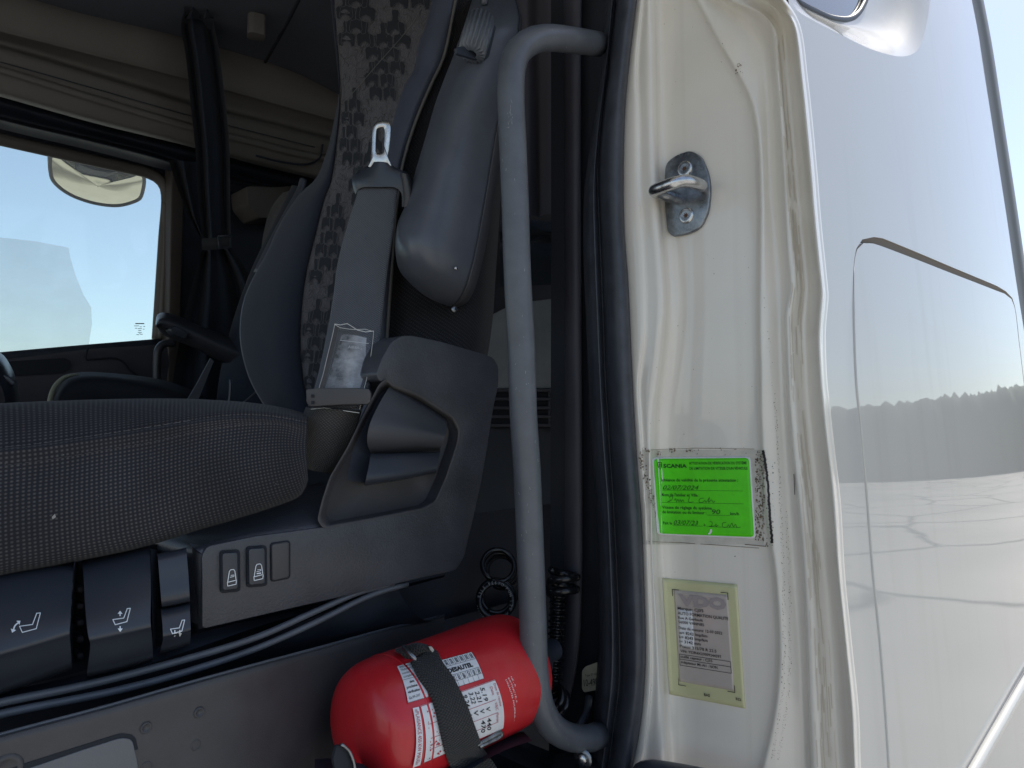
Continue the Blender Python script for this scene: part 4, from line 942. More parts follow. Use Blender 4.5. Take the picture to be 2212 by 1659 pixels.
l3 = lever([('Y', .60, [(338, 1196), (370, 1190), (404, 1182)]), ('Y', .583, [(341, 1206), (371, 1200), (403, 1192)]), ('Y', .576, [(345, 1255), (376, 1249), (407, 1242)]), ('Y', .572, [(349, 1303), (380, 1298), (410, 1291)]), ('Y', .60, [(350, 1309), (381, 1303), (411, 1296)])], m_gloss)
l4 = lever([('Y', .60, [(346, 1315), (378, 1309), (410, 1302)]), ('Y', .574, [(348, 1322), (379, 1316), (410, 1308)]), ('Y', .566, [(351, 1350), (381, 1344), (411, 1337)]), ('Y', .562, [(352, 1374), (382, 1368), (412, 1360)]), ('Y', .568, [(352, 1382), (382, 1375), (412, 1368)]), ('Y', .585, [(346, 1407), (380, 1399), (411, 1389)]), ('Y', .62, [(346, 1410), (380, 1402), (411, 1392)])], m_gloss)
patch('lever_bay', [('Y', .68, [(-120, 1290), (100, 1230), (410, 1160)]), ('Y', .68, [(-120, 1500), (100, 1470), (425, 1365)])], m_black, seat, nv=20, nu=3)
for k in range(5):
    y = 1268 + k * 36
    prism('rack_tooth', [(165, y), (181, y - 3), (183, y + 12), (167, y + 15)], 'Y', .64, (0, .02, 0), m_plum, seat, .002)
def icon(pr, x, y, k=1, arrows='tilt'):
    pr.stroke([(x + 4 * k, y - 2 * k), (x + 32 * k, y - 6 * k), (x + 41 * k, y - 30 * k), (x + 49 * k, y - 31 * k), (x + 40 * k, y + 3 * k), (x + 10 * k, y + 11 * k)], 1.9, True)
    if arrows == 'tilt':
        pr.stroke([tuple(p) for p in line([(x + 2, y - 10), (x - 6, y - 3), (x - 9, y + 6)], 8)], 3); pr.poly([(x - 15, y + 3), (x - 3, y + 6), (x - 12, y + 12)]); pr.poly([(x - 3, y - 14), (x + 6, y - 14), (x + 4, y - 5)])
    if arrows == 'height':
        for s_, yy in ((-1, y - 10), (1, y + 13)):
            pr.stroke([(x + 19, yy), (x + 19, yy + s_ * 6)], 2.6); pr.poly([(x + 13.5, yy + s_ * 4), (x + 24.5, yy + s_ * 4), (x + 19, yy + s_ * 11)])
    if arrows == 'down':
        for dx in (12, 23): pr.stroke([(x + dx, y + 1), (x + dx, y + 7)], 2.4); pr.poly([(x + dx - 4.5, y + 6), (x + dx + 4.5, y + 6), (x + dx, y + 13)])
p1 = Print(); icon(p1, 38, 1356, 1); p1.build('tilt_symbol', onto(l1), m_icon, l1)
p1 = Print(); icon(p1, 240, 1341, .84, 'height'); p1.build('height_symbol', onto(l2), m_icon, l2)
p1 = Print(); icon(p1, 365, 1361, .68, 'down'); p1.build('damper_symbol', onto(l4), m_icon, l4)

# armrest, folded up against the backrest
aL = [(1020, -2), (1008, 37), (993, 82), (975, 132), (963, 162), (940, 225), (915, 312), (896, 375), (873, 450), (860, 480), (854, 527), (857, 565), (868, 592), (903, 627), (943, 652), (972, 662)]
aR = [(1110, -2), (1119, 30), (1118, 70), (1108, 130), (1094, 190), (1074, 262), (1062, 330), (1048, 415), (1028, 527), (1013, 590), (1003, 620), (993, 640), (986, 650), (978, 658), (972, 662)]
aP = [(1118, 4), (1128, 40), (1126, 80), (1120, 130), (1110, 190), (1094, 280), (1084, 340), (1070, 415), (1048, 540), (1033, 602), (1024, 628), (1015, 645), (1007, 655), (998, 661), (990, 664), (980, 665)]
def ends(L, v, bulge=0, n=44):
    out = []
    for i, p in enumerate(line(L, n)):
        e = max(0, (i - n + 9) / 8); f = max(0, (5 - i) / 5)
        out.append((p[0], p[1] + bulge * e ** 1.5, v + .060 * e ** 3 + .04 * f ** 2))
    return out
aL = aL[:12] + [(860, 578), (868, 592)]
arm = patch('armrest', [('Y', 0, ends(sh(aL, 10), .70)), ('Y', 0, ends(aL, .655)), ('Y', 0, ends(mixL(aL, aR, .10), .622, 5)), ('Y', 0, ends(mixL(aL, aR, .25), .600, 10)), ('Y', 0, ends(mixL(aL, aR, .45), .588, 13)), ('Y', 0, ends(mixL(aL, aR, .70), .583, 10)), ('Y', 0, ends(mixL(aL, aR, .93), .584, 3)), ('Y', 0, ends(aR, .586)), ('Y', 0, ends(sh(aR, 1.5), .592))], m_arm, seat, nv=70, nu=5)
patch('armrest_pad', [('Y', 0, ends(sh(aR, .5), .593)), ('Y', 0, ends(sh(aR, 3), .586)), ('Y', 0, ends(mixL(aR, aP, .5), .588)), ('Y', 0, ends(mixL(aR, aP, .85), .598)), ('Y', 0, ends(aP, .612)), ('Y', 0, ends(sh(aP, -4), .66))], m_soft, arm, nv=60, nu=4)
prism('wheel_recess', roundpoly([(985, 102), (1000, 100), (1050, 110), (1056, 60), (1066, 52), (1072, 58), (1056, 124), (1042, 132), (988, 116)], 4, 4), 'Y', .5825, (0, .004, 0), m_dark, arm, .001)
tw_a, tw_b = hit(1040, 40, 'Y', .583), hit(1018, 117, 'Y', .583)
ax = (tw_b - tw_a).normalized(); Lw = (tw_b - tw_a).length
prof = [(0, .006), (.0006, .0152), (Lw * .5, .0158), (Lw - .0006, .0152), (Lw, .006)]
V = []; seg = 96; a0 = ax.orthogonal().normalized(); b0 = ax.cross(a0)
for hgt, rad in prof:
    for k in range(seg):
        an = 2 * math.pi * k / seg; r_ = rad * (1 + .11 * math.cos(18 * an)) if rad > .01 else rad
        V.append(tw_a + ax * hgt + (a0 * math.cos(an) + b0 * math.sin(an)) * r_)
newobj('thumbwheel', V, grid(V, len(prof), seg, wrap=True), M('grey_thumbwheel', (.11, .125, .15), .4), arm)
for (x, y, r_) in ((987, 579, 5), (984, 668, 9)):
    o_ = lathe('screw', [(0, .0001), (0, r_ * .00028), (.0008, r_ * .00040), (.002, r_ * .00045)], hit(x, y, 'Y', .581), (0, 1, 0), m_chrome if r_ < 6 else m_steel, arm, 20)
    lathe('screw_socket', [(0, .0001), (0, r_ * .00016)], hit(x, y, 'Y', .5808), (0, 1, 0), m_black, o_, 6)
tube('stalk', trace([(1047, 10), (1046, -20), (1046, -60)], 'Y', .62, 6), .004, m_arm, arm, seg=8)
sc_ = Print(); rs = random.Random(2); onarm = onto(arm)
for _ in range(46):
    x, y = rs.uniform(900, 1040), rs.uniform(200, 620); a = rs.uniform(0, 6.3); l_ = rs.uniform(2, 9)
    sc_.stroke([(x, y), (x + math.cos(a) * l_, y + math.sin(a) * l_)], .5)
sc_.build('scratches', lambda x, y: onarm(x, y, .0004), m_handle, arm)['kind'] = 'stuff'

# seat rails and lower covers
patch('rail_cover', [('Y', .62, [(-150, 1532), (0, 1496), (200, 1450), (430, 1368), (600, 1326), (860, 1266), (960, 1242)]), ('Y', .60, [(-150, 1556), (0, 1512), (200, 1473), (430, 1398), (600, 1340), (860, 1274), (960, 1246)])], m_dark, seat, nv=40, nu=3)
for L, nm in (([(-150, 1556), (0, 1518), (175, 1482), (350, 1438), (553, 1377), (678, 1322), (780, 1278), (850, 1262)], 'seat_rail'), ([(-150, 1584), (0, 1543), (250, 1492), (400, 1452), (553, 1401), (678, 1346), (803, 1285), (880, 1262)], 'seat_rail')):
    tube(nm, trace(L, 'Y', .590, 50), .0030, m_handle, seat, seg=10)
patch('rail_well', [('Y', .60, [(-150, 1560), (0, 1520), (350, 1440), (553, 1380), (853, 1262)]), ('Y', .62, [(-150, 1600), (0, 1560), (350, 1470), (553, 1410), (900, 1330)]), ('Y', .66, [(-150, 1640), (0, 1600), (350, 1500), (553, 1450), (950, 1340)])], m_dark, seat, nv=30, nu=3)

# ================================================================== step well cover below the seat
E0 = [(-150, 1632), (0, 1586), (225, 1526), (400, 1476), (553, 1434), (703, 1394), (840, 1356), (903, 1342), (960, 1328)]
def bend(dy, y0):
    return ('Y', 0, [(p[0], p[1] + dy, y0 + .10 * max(0, (p[0] - 430) / 500) ** 1.7) for p in line(E0, 40)])
swc = patch('step_panel', [bend(-2, .60), bend(-1, .56), bend(3, .551), bend(9, .546), bend(60, .546), bend(130, .545), bend(300, .545), bend(600, .54)], m_plastw, cab, nv=50, nu=3)
tube('panel_edge_highlight', [hit(p[0], p[1] + 1, 'Y', .551 + .10 * max(0, (p[0] - 430) / 500) ** 1.7) for p in line(E0, 50)], .0014, m_handle, swc, seg=6)  # highlight along the top edge, put in as a thin lighter tube
for (x, y) in ((430, 1539), (315, 1572), (422, 1609), (315, 1656), (12, 1664)):
    c = hit(x, y, 'Y', .5458); r_ = .0042 if x > 50 else .010
    lathe('button', [(.0018, r_ * 1.15), (0, r_), (-.0012, r_ * .9), (-.0014, r_ * .7), (-.0004, r_ * .6), (-.0003, .0001)], c, (0, 1, 0), m_plastw, cab, 24)
prism('step_flap', roundpoly([(-60, 1700), (87, 1652), (180, 1620), (262, 1594), (286, 1597), (298, 1650), (304, 1760), (-60, 1860)], 12, 4), 'Y', .5445, (0, .004, 0), M('grey_flap_plastic', (.125, .13, .14), .45, grain=(900, .4, .0004)), cab, .003)
prism('flap_gap', roundpoly([(-70, 1690), (84, 1640), (180, 1610), (262, 1584), (292, 1588), (306, 1650), (312, 1770), (-70, 1870)], 12, 4), 'Y', .5452, (0, .0006, 0), m_black, cab, 0)
patch('floor_edge', [('Y', .55, [(680, 1640), (760, 1640), (900, 1680), (1250, 1660)]), ('Y', .50, [(680, 1700), (760, 1700), (900, 1710), (1250, 1700)])], m_dark, cab, nv=20, nu=3)
newobj('well_floor', [(.2, .36, 1.33), (.72, .36, 1.33), (.72, .75, 1.33), (.2, .75, 1.33)], [(0, 1, 2, 3)], m_dark, cab, False)
newobj('well_back', [(.30, .66, 1.2), (1.14, .66, 1.2), (1.14, .70, 1.50), (.30, .70, 1.50)], [(0, 1, 2, 3)], m_dark, cab, False)

# ================================================================== SEAT BELT
belt = empty('seat_belt', hit(700, 1010, 't', .72), 'grey seat belt with shiny slotted tongue and clear label sleeve, standing beside the backrest', 'seat belt')
def wt(L, d0, d1): return withdepth(L, d0, d1)
BLl = [(776, 402), (775, 415), (753, 490), (733, 565), (723, 640), (715, 690), (703, 752), (685, 830), (668, 878)]
BLr = [(860, 405), (855, 420), (848, 490), (833, 590), (825, 665), (818, 740), (803, 790), (796, 838), (778, 885)]
wb = patch('webbing', [('t', 0, wt(BLl, .845, .725)), ('t', 0, wt(mixL(BLl, BLr, .03), .842, .722)), ('t', 0, wt(mixL(BLl, BLr, .5), .836, .716)), ('t', 0, wt(mixL(BLl, BLr, .97), .838, .718)), ('t', 0, wt(BLr, .842, .722))], m_beltw, belt, nv=70, nu=5)
solid(wb, .0016)
lo = patch('stitched_end', [('t', 0, wt([(664, 880), (655, 905), (646, 935), (646, 960), (648, 990), (656, 1006)], .728, .735)), ('t', 0, wt([(700, 882), (692, 920), (688, 950), (686, 980), (680, 1005), (680, 1016)], .708, .715)), ('t', 0, wt([(740, 884), (732, 915), (722, 945), (714, 975), (702, 1005), (694, 1018)], .708, .718)), ('t', 0, wt([(779, 886), (774, 905), (764, 940), (748, 967), (730, 1000), (712, 1020)], .722, .735))], weave('webbing_underside', (.035, .033, .033), (.095, .09, .086), .003, .003, .9, .7, .1), belt, nv=30, nu=6)
solid(lo, .002)
st_ = Print(); onlo = onto(lo)
for r_ in range(5):
    st_.stroke([(676 + k * 4.4 - r_ * 1.2 , 895 + r_ * 8.3 + (k % 2) * 1.6 + k * .12) for k in range(21)], 1.1)
st_.stroke([(672, 892), (664, 910), (668, 928), (676, 932)], 1.1)
st_.build('stitches', lambda x, y: onlo(x, y, .001), m_seam, lo)
edge = Print(); onwb = onto(wb)
for L, dx in ((BLr, -2.2), (BLl, 2.2)):
    Q = line(L, 200)
    for k in range(0, 196, 3): edge.stroke([(Q[k][0] + dx, Q[k][1]), (Q[k + 2][0] + dx, Q[k + 2][1])], 1.3)
edge.build('edge_stitching', lambda x, y: onwb(x, y, .0006), m_handle, wb)['kind'] = 'stuff'
# clear sleeve
SLl = [(723, 701), (718, 725), (707, 770), (697, 812), (690, 835), (680, 878)]
SLr = [(807, 716), (806, 730), (800, 775), (791, 822), (787, 838), (777, 884)]
slv = patch('label_sleeve', [('t', 0, wt(SLl, .759, .714)), ('t', 0, wt(mixL(SLl, SLr, .3), .7535, .709)), ('t', 0, wt(mixL(SLl, SLr, .6), .7525, .7085)), ('t', 0, wt(SLr, .758, .713))], m_sleeve, belt, nv=30, nu=5)
sp_ = Print(); onsl = onto(slv)
sp_.stroke([(723, 700), (735, 702), (750, 699), (760, 705), (772, 713), (790, 717), (807, 715)], 1.6).stroke([(723, 701), (735, 708), (755, 711), (770, 712), (788, 711), (806, 716)], 1.2)
sp_.stroke([tuple(p) for p in line(SLl, 30)], 1).stroke([tuple(p) for p in line(SLr, 30)], 1)
sp_.stroke([(672, 884), (700, 881), (776, 892)], 1.4)
sp_.build('sleeve_edges', lambda x, y: hit(x, y, 't', float(np.interp(y, [700, 885], [.753, .706]))), M('white_plastic_edge', (.6, .6, .58), .3), slv)
paper = M('silver_label', (.30, .315, .34), .35, mottle=(38, .95))
patch('care_label', [('t', 0, wt([(738, 722), (722, 775), (702, 838)], .7545, .7265)), ('t', 0, wt([(765, 724), (748, 780), (735, 838)], .7500, .7225)), ('t', 0, wt([(799, 732), (792, 785), (778, 838)], .7535, .7255))], paper, slv, nv=20, nu=4)
cr_ = Print()
cr_.text('AIRBAG', 752, 752, 6, 30, rot=.1); cr_.stroke([(735, 735), (796, 742)], 1.2)
cr_.build('label_creases', lambda x, y: hit(x, y, 't', float(np.interp(y, [700, 885], [.751, .706]))), M('bright_crease', (.5, .52, .55), .3), slv)
# clip bar
cb = prism('clip_bar', roundpoly([(661, 841), (690, 838), (760, 838), (797, 840), (801, 850), (800, 868), (795, 873), (740, 874), (668, 878), (662, 870)], 4, 4), 't', .694, (.01, .012, 0), m_plastw, belt, .003)
for y in (852, 866): prism('clip_slot', [(672, y), (678, y), (678, y + 7), (672, y + 7)], 't', .6925, (.001, .001, 0), m_black, cb, 0)
# tongue
def bar(name, outer, inner, t, th, mat, parent):
    n = max(len(outer), 60); O = [tuple(p) for p in line(outer + outer[:1], n)][:-1]; I = [tuple(p) for p in line(inner + inner[:1], n)][:-1]
    f = Fv * th; m = len(O)
    rings_ = [(O, t + th * .5), (O, t + th * .2), ([(x * .93 + i_[0] * .07, y * .93 + i_[1] * .07) for (x, y), i_ in zip(O, I)], t), ([(x * .15 + i_[0] * .85, y * .15 + i_[1] * .85) for (x, y), i_ in zip(O, I)], t), (I, t + th * .2), (I, t + th), (O, t + th)]
    V = [hit(x, y, 't', tt) for L, tt in rings_ for x, y in L]
    return newobj(name, V, grid(V, len(rings_), m, wrap=True), mat, parent)
to = [(795, 360), (801, 345), (803, 320), (804, 285), (806, 272), (812, 264), (822, 261), (832, 261), (840, 264), (844, 273), (844, 290), (841, 320), (838, 342), (846, 360), (835, 366), (810, 366)]
ti = [(812, 326), (812, 320), (812, 310), (813, 288), (814, 280), (817, 277), (822, 276), (826, 276), (829, 277), (830, 281), (830, 295), (829, 312), (827, 326), (824, 329), (819, 330), (814, 329)]
bar('tongue', to, ti, .832, .004, m_chrome, belt)
tb = patch('tongue_grip', [('t', .845, [(800, 352), (790, 360), (772, 372), (762, 380), (761, 396), (768, 420)]), ('t', .833, [(806, 350), (797, 362), (785, 374), (778, 383), (776, 396), (779, 406)]), ('t', .828, [(821, 349), (820, 362), (819, 376), (818, 388), (817, 398), (817, 404)]), ('t', .831, [(836, 351), (845, 362), (858, 372), (864, 384), (863, 398), (860, 408)]), ('t', .838, [(842, 354), (858, 364), (874, 371), (884, 386), (890, 425), (876, 445)]), ('t', .86, [(845, 356), (860, 366), (876, 374), (888, 392), (892, 428), (878, 448)])], m_gloss, belt, nv=30, nu=4)
patch('grip_shoulder', [('t', .842, [(862, 378), (866, 400), (868, 425), (868, 446)]), ('t', .826, [(870, 374), (874, 398), (877, 425), (873, 447)]), ('t', .826, [(877, 376), (883, 398), (886, 425), (879, 446)]), ('t', .845, [(883, 382), (889, 400), (891, 426), (882, 446)])], m_plastw, tb, nv=20, nu=4)

# ================================================================== FIRE EXTINGUISHER
YE, ZE, RE = .515, None, .0565
c_ = hit(1106, 1443, 'Y', YE); ZE = c_.z
xa = .352
fe = empty('fire_extinguisher', (.45, YE, ZE - RE), 'red fire extinguisher lying in the step well with white labels', 'fire extinguisher')
PV = Vector((xa + .19, YE, ZE)); RM = Matrix.Rotation(-.045, 3, 'Y')      # the cylinder lies slightly nose down
def tilt(o):
    for v in o.data.vertices: v.co = PV + RM @ (v.co - PV)
    return o
prof = [(-.0005, .0001), (0, .014), (.002, .028), (.006, .040), (.013, .0495), (.023, .0545), (.034, .0562), (.044, RE), (.12, RE), (.192, RE), (.204, .052), (.213, .038), (.218, .022), (.232, .018)]
pl = spl(prof, [i / 3 for i in range((len(prof) - 1) * 3 + 1)])
body = lathe('cylinder_body', [(float(a), max(float(b), .0001)) for a, b in pl], (xa, YE, ZE), (1, 0, 0), m_red, fe, 72); tilt(body)
tilt(lathe('weld_seam', [(.0415, .0563), (.0425, .0571), (.044, .0571), (.045, .0566)], (xa, YE, ZE), (1, 0, 0), m_red, fe, 64))
def cylang(x, y, r=RE):
    d = RM.transposed() @ ray(x, y); C1 = PV + RM.transposed() @ (C0 - PV); o = C1 - Vector((0, YE, ZE))
    A, B, Cc = d.y**2 + d.z**2, 2 * (o.y * d.y + o.z * d.z), o.y**2 + o.z**2 - r * r
    D = B * B - 4 * A * Cc
    t_ = (-B - math.sqrt(max(D, 0))) / (2 * A); p = C1 + d * t_
    return np.array((p.x, math.atan2(p.z - ZE, -(p.y - YE))))
def cylmap(corners, W, H, off=.0004):
    f = quad([cylang(*c) for c in corners], W, H)
    def g_(x, y):
        a = f(x, y); r = RE + off
        return PV + RM @ (Vector((float(a[0]), YE - math.cos(a[1]) * r, ZE + math.sin(a[1]) * r)) - PV)
    return g_
def cylsheet(name, mp, W, H, mat, parent, n=16, cut=0):
    V = [mp(W * i / n, H * j / n) for j in range(n + 1) for i in range(n + 1)]
    return newobj(name, V, grid(V, n + 1, n + 1), mat, parent)
# upper label (wide, reads along the body)
Q1 = [(857, 1438 - 12), (1019, 1385), (1045, 1467), (881, 1519)]
m1 = cylmap(Q1, 140, 62)
Qa = [(857, 1440), (900, 1428), (925, 1506), (881, 1519)]
ma = cylmap(Qa, 40, 60)
la = cylsheet('inspection_label', ma, 40, 60, m_label, fe)
t = Print()
for s_, y, b in (('SPÉCIALISTE', 6, 0), ('TRANSPORT', 12, 0), ('mention', 18, 0), ('compléter', 24, 0), ('date', 34, .02), ('prochaine', 41, .02), ('vérification', 48, .02), ('Gs.99-297', 56, 0)): t.text(s_, 3 + (8 if s_ == 'date' else 0), y, 3.6, None, bold=b)
t.stroke([(0, 27), (40, 27)], .5); t.box(.3, .3, 39.7, 59.7, .4)
t.build('label_text', cylmap(Qa, 40, 60, .0007), m_ink, la)
Qb = [(938, 1434), (1019, 1409), (1045, 1466), (963, 1494)]
Qb = [(930, 1433), (1018, 1409), (1045, 1466), (958, 1494)]
mb = cylmap(Qb, 84, 60); lb = cylsheet('calendar_label', mb, 84, 60, m_label, fe)
t = Print()
for k in range(9): t.stroke([(k * 10.5, 0), (k * 10.5, 17)], .5).stroke([(k * 10.5, 36), (k * 10.5, 60)], .5)
for y in (0, 17, 36, 49, 60): t.stroke([(0, y), (84, y)], .5)
t.text('DESAUTEL', 22, 31, 8.5, 50, bold=.05); t.poly([(8, 22), (19, 22), (19, 31), (15, 31), (15, 26), (8, 26)])
for k, s_ in enumerate(('2016', '2017', '2018', '2019', '2020', '2021', '2022', '2023')): t.text(s_, k * 10.5 + 7.5, 14.5, 4.4, 11.5, rot=-math.pi / 2, bold=.03)
for k, s_ in enumerate(('MAI', 'JUIN', 'JUIL', 'AOUT', 'SEPT', 'OCT', 'NOV', 'DEC')): t.text(s_, k * 10.5 + 7.5, 48, 4.4, 10.5, rot=-math.pi / 2, bold=.03)
t.build('label_text', cylmap(Qb, 84, 60, .0007), m_ink, lb)
# log table, reads across the body; in its frame x runs down the picture
Qc = [(905, 1524), (1070, 1470), (1086, 1575), (920, 1640)]
Qc = [(908, 1525), (1068, 1468), (1086, 1574), (915, 1648)]
mc = cylmap(Qc, 110, 62); lc = cylsheet('service_log_label', mc, 110, 62, m_label, fe)
t = Print()
for k in range(0, 11): t.stroke([(6 + k * 8.6, 0), (6 + k * 8.6, 62)], .5)
for y in (21, 36, 48): t.stroke([(6, y), (101, y)], .5)
t.text('Date', 98, 6, 4, 9, rot=math.pi / 2); t.text('V/R/C', 98, 24, 4, 9, rot=math.pi / 2); t.text('Matricule', 98, 37, 4, 10, rot=math.pi / 2); t.text('Date de remise', 105, 4, 3.4, 26, rot=math.pi / 2)
t.box(.6, .6, 109.4, 61.4, .6)
t.build('ruled_lines', cylmap(Qc, 110, 62, .0007), m_redink, lc)
t = Print()
for x, y, s_, wd in ((84, 3, '5.19', 16), (84, 26, 'V', 5), (84, 38, '440', 16), (75, 5, '2.21', 13), (75, 26, 'V', 5), (75, 38, '470', 16), (66, 4, '3.22', 13), (66, 25, 'V', 6), (57, 5, '9.24', 13), (57, 27, 'V', 5)):
    t.text(s_, x, y, 6, wd, rot=math.pi / 2, shear=.2, bold=.01)
t.build('pen_entries', cylmap(Qc, 110, 62, .0008), m_ink, lc)
sp_ = Print(); rs = random.Random(8)
for _ in range(60):
    x, y, s_ = rs.uniform(4, 26), rs.uniform(6, 60), rs.uniform(.3, 1.3); sp_.poly([(x + s_ * math.cos(a) * rs.uniform(.6, 1.3), y + s_ * math.sin(a)) for a in (0, 1.2, 2.5, 3.8, 5)])
sp_.build('worn_specks', cylmap(Qc, 110, 62, .0009), m_redink, lc)['kind'] = 'stuff'
Qd = [(891, 1530), (904, 1527), (907, 1652), (891, 1658)]
md = cylmap(Qd, 12, 125); ld = cylsheet('side_strip_label', md, 12, 125, m_label, fe)
Print().text('«PLAISANCE 450 KW MAXI»', 3, 4, 6.4, 116, rot=math.pi / 2).build('label_text', cylmap(Qd, 12, 125, .0007), m_redink, ld)
t = Print(); rs = random.Random(9)
for k in range(7):
    t.text(('DESAUTEL FOURNISSEUR', 'EXTINCTEUR A POUDRE ABC', 'NE PAS UTILISER SUR COURANT', 'AGENT EXTINCTEUR 2 KG', 'CERTIFICATION NF EN 3-7', 'A UTILISER DE 1 METRE', '0271251 45 6 97')[k], 3 + k * 8, 2 + rs.random() * 4, 3.4, 62 + rs.random() * 30, rot=math.pi / 2)
t.build('body_lettering', cylmap([(1086, 1464), (1131, 1449), (1144, 1566), (1100, 1582)], 60, 100, .0005), m_white, fe)
# valve head under the handle foot
valve = lathe('valve_collar', [(0, .02), (0, .024), (.02, .024), (.02, .012), (.05, .012)], (xa + .22, YE, ZE), (1, 0, 0), m_dark, fe, 24); tilt(valve)

# strap holding the cylinder
sp0 = empty('extinguisher_strap', hit(1050, 1650, 'Y', .46), 'black webbing strap with wire buckle holding the red fire extinguisher', 'strap')
TL = [(888, 1433), (905, 1462), (928, 1493), (943, 1530), (953, 1573), (962, 1615), (973, 1659), (985, 1720)]
TR = [(925, 1402), (942, 1410), (951, 1430), (972, 1460), (990, 1493), (1005, 1525), (1018, 1560), (1030, 1592), (1043, 1623), (1068, 1659), (1100, 1720)]
on = onto(body)
def strapcol(L, lift):
    out = []
    for p in line(L, 60):
        q = on(float(p[0]), float(p[1]), lift)
        tt = (q - C0).dot(Fv) if q is not None else None
        out.append((p[0], p[1], tt))
    ok = [k for k, p in enumerate(out) if p[2] is not None]
    for i, p in enumerate(out):
        if p[2] is None:
            k = min(ok, key=lambda q: abs(q - i)) if ok else None
            out[i] = (p[0], p[1], (out[k][2] + .0008 * (i - k if i > k else 0)) if ok else onedge)
    return out
onedge = (on(880, 1408) - C0).dot(Fv) - .004
smc = [('t', 0, strapcol(TL, .003)), ('t', 0, strapcol(mixL(TL, TR, .03), .005)), ('t', 0, strapcol(mixL(TL, TR, .5), .006)), ('t', 0, strapcol(mixL(TL, TR, .97), .005)), ('t', 0, strapcol(TR, .003))]
solid(patch('strap_webbing', smc, m_strap, sp0, nv=60, nu=4), .002)
# short return layer looping over the top
U0 = [(853, 1402), (866, 1408), (878, 1420)]; 
lc_ = lambda L, d: ('t', onedge + d, L)
solid(patch('strap_loop', [lc_([(852, 1402), (880, 1393), (900, 1388), (924, 1393)], .004), lc_([(856, 1405), (884, 1395), (904, 1390), (928, 1398)], -.006), lc_([(866, 1413), (890, 1404), (912, 1397), (931, 1403)], -.010), lc_([(878, 1427), (900, 1417), (918, 1408), (932, 1408)], -.009)], m_strap, sp0, nv=24, nu=4), .002)
und = [('t', 0, [(p[0] - 10, p[1] + 2, p[2] + .006) for p in strapcol(TL, .003)]), ('t', 0, [(p[0] + 6, p[1], p[2] + .004) for p in strapcol(TL, .003)])]
patch('strap_underlayer', und, m_dark, sp0, nv=50, nu=3)
wp = [on(x, y, z) or hit(x, y, 't', onedge - z) for x, y, z in ((869, 1417, .006), (871, 1424, .011), (878, 1435, .012), (888, 1443, .011), (895, 1441, .006))]
tube('wire_buckle', wp, [.0012, .0026, .0024, .002, .0012], m_steel, sp0, n=24, seg=10)
prism('buckle_end', roundpoly([(925, 1396), (932, 1396), (938, 1404), (935, 1410), (929, 1404)], 2), 't', onedge - .012, (.001, .002, 0), m_steel, sp0, .0004)

# bracket
bk = empty('extinguisher_bracket', (.45, .5, 1.33), 'metal wire bracket under the red fire extinguisher', 'bracket')
tube('bracket_rod', trace([(1030, 1609), (1050, 1598), (1076, 1584), (1082, 1582), (1083, 1588), (1078, 1592), (1036, 1612)], 'Y', .463, 30), .0022, m_steel, bk, seg=8)
prism('bracket_foot', roundpoly([(728, 1610), (745, 1612), (758, 1632), (766, 1659), (770, 1720), (735, 1720), (720, 1640)], 5), 'Y', .452, (0, .003, 0), m_black, bk, .001)
tube('bracket_edge', trace([(737, 1608), (752, 1620), (762, 1640), (767, 1665), (769, 1700)], 'Y', .450, 20), .0012, m_steel, bk, seg=8)
patch('bracket_tray', [('Y', .50, [(740, 1640), (850, 1660), (960, 1650), (1060, 1600), (1130, 1580)]), ('Y', .46, [(740, 1680), (850, 1700), (960, 1690), (1080, 1625), (1150, 1600)])], m_dark, bk, nv=20, nu=3)

# ================================================================== hoses, tag, lever, bolt behind the handle
def coil(name, centre, axis, Rr, r, turns, pitch, mat, parent, n=None):
    axis = Vector(axis).normalized(); a = axis.orthogonal().normalized(); b = axis.cross(a); n = n or int(turns * 26)
    return tube(name, [Vector(centre) + axis * pitch * turns * k / n + (a * math.cos(2*math.pi*turns*k/n) + b * math.sin(2*math.pi*turns*k/n)) * Rr for k in range(n + 1)], r, mat, parent, seg=10)
m_hose = M('glossy_black_hose', (.010, .011, .013), .22, mottle=(60, .3))
ho_ = empty('coiled_air_hose', hit(1070, 1330, 't', .86), 'coiled glossy black air hose with white print behind the red extinguisher', 'hose')
c1 = hit(1072, 1297, 't', .90); ax1 = (C0 - c1).normalized()
for k, (rr, dz) in enumerate(((.0215, 0), (.0235, .012), (.020, .024))):
    coil('hose_turn', c1 - ax1 * dz + Vector((0, 0, .002 * k)), ax1 + Vector((.1 * k, 0, .12)), rr, .0036, 1.02, .003, m_hose, ho_)
for k in range(3):
    coil('hose_turn', hit(1076 + k * 4, 1222 + k * 7, 't', .93 + .012 * k), ax1 + Vector((.2, -.1 * k, .25)), .0215, .0034, 1.02, .003, m_hose, ho_)
t = Print()
for k, ch in enumerate('K315 FESTO PUN 12x2 POLYURETHAN '):
    a = -2.9 + k * .19; 
    t.text(ch, 1072 + math.cos(a) * 33 - 3, 1297 + math.sin(a) * 38 + 3, 6, None, rot=a + math.pi / 2) if ch != ' ' else None
t.build('hose_print', lambda x, y: hit(x, y, 't', .893), M('grey_print', (.3, .3, .3), .6), ho_)
ch_ = empty('corrugated_hose', hit(1200, 1480, 't', .87), 'black corrugated hose standing vertically between grab handle and pillar', 'hose')
P = []; rad = []
pa, pb = hit(1206, 1285, 't', .86), hit(1196, 1492, 't', .84)
for k in range(150):
    s_ = k / 149; P.append(pa.lerp(pb, s_)); rad.append(.0088 + .0022 * math.sin(s_ * 2 * math.pi * 15))
tube('corrugated_tube', P, rad, m_hose, ch_, seg=16)
coil('coil_end', hit(1216, 1290, 't', .84), Vector((.2, .1, 1)), .016, .0045, 2.2, .014, m_hose, ch_)
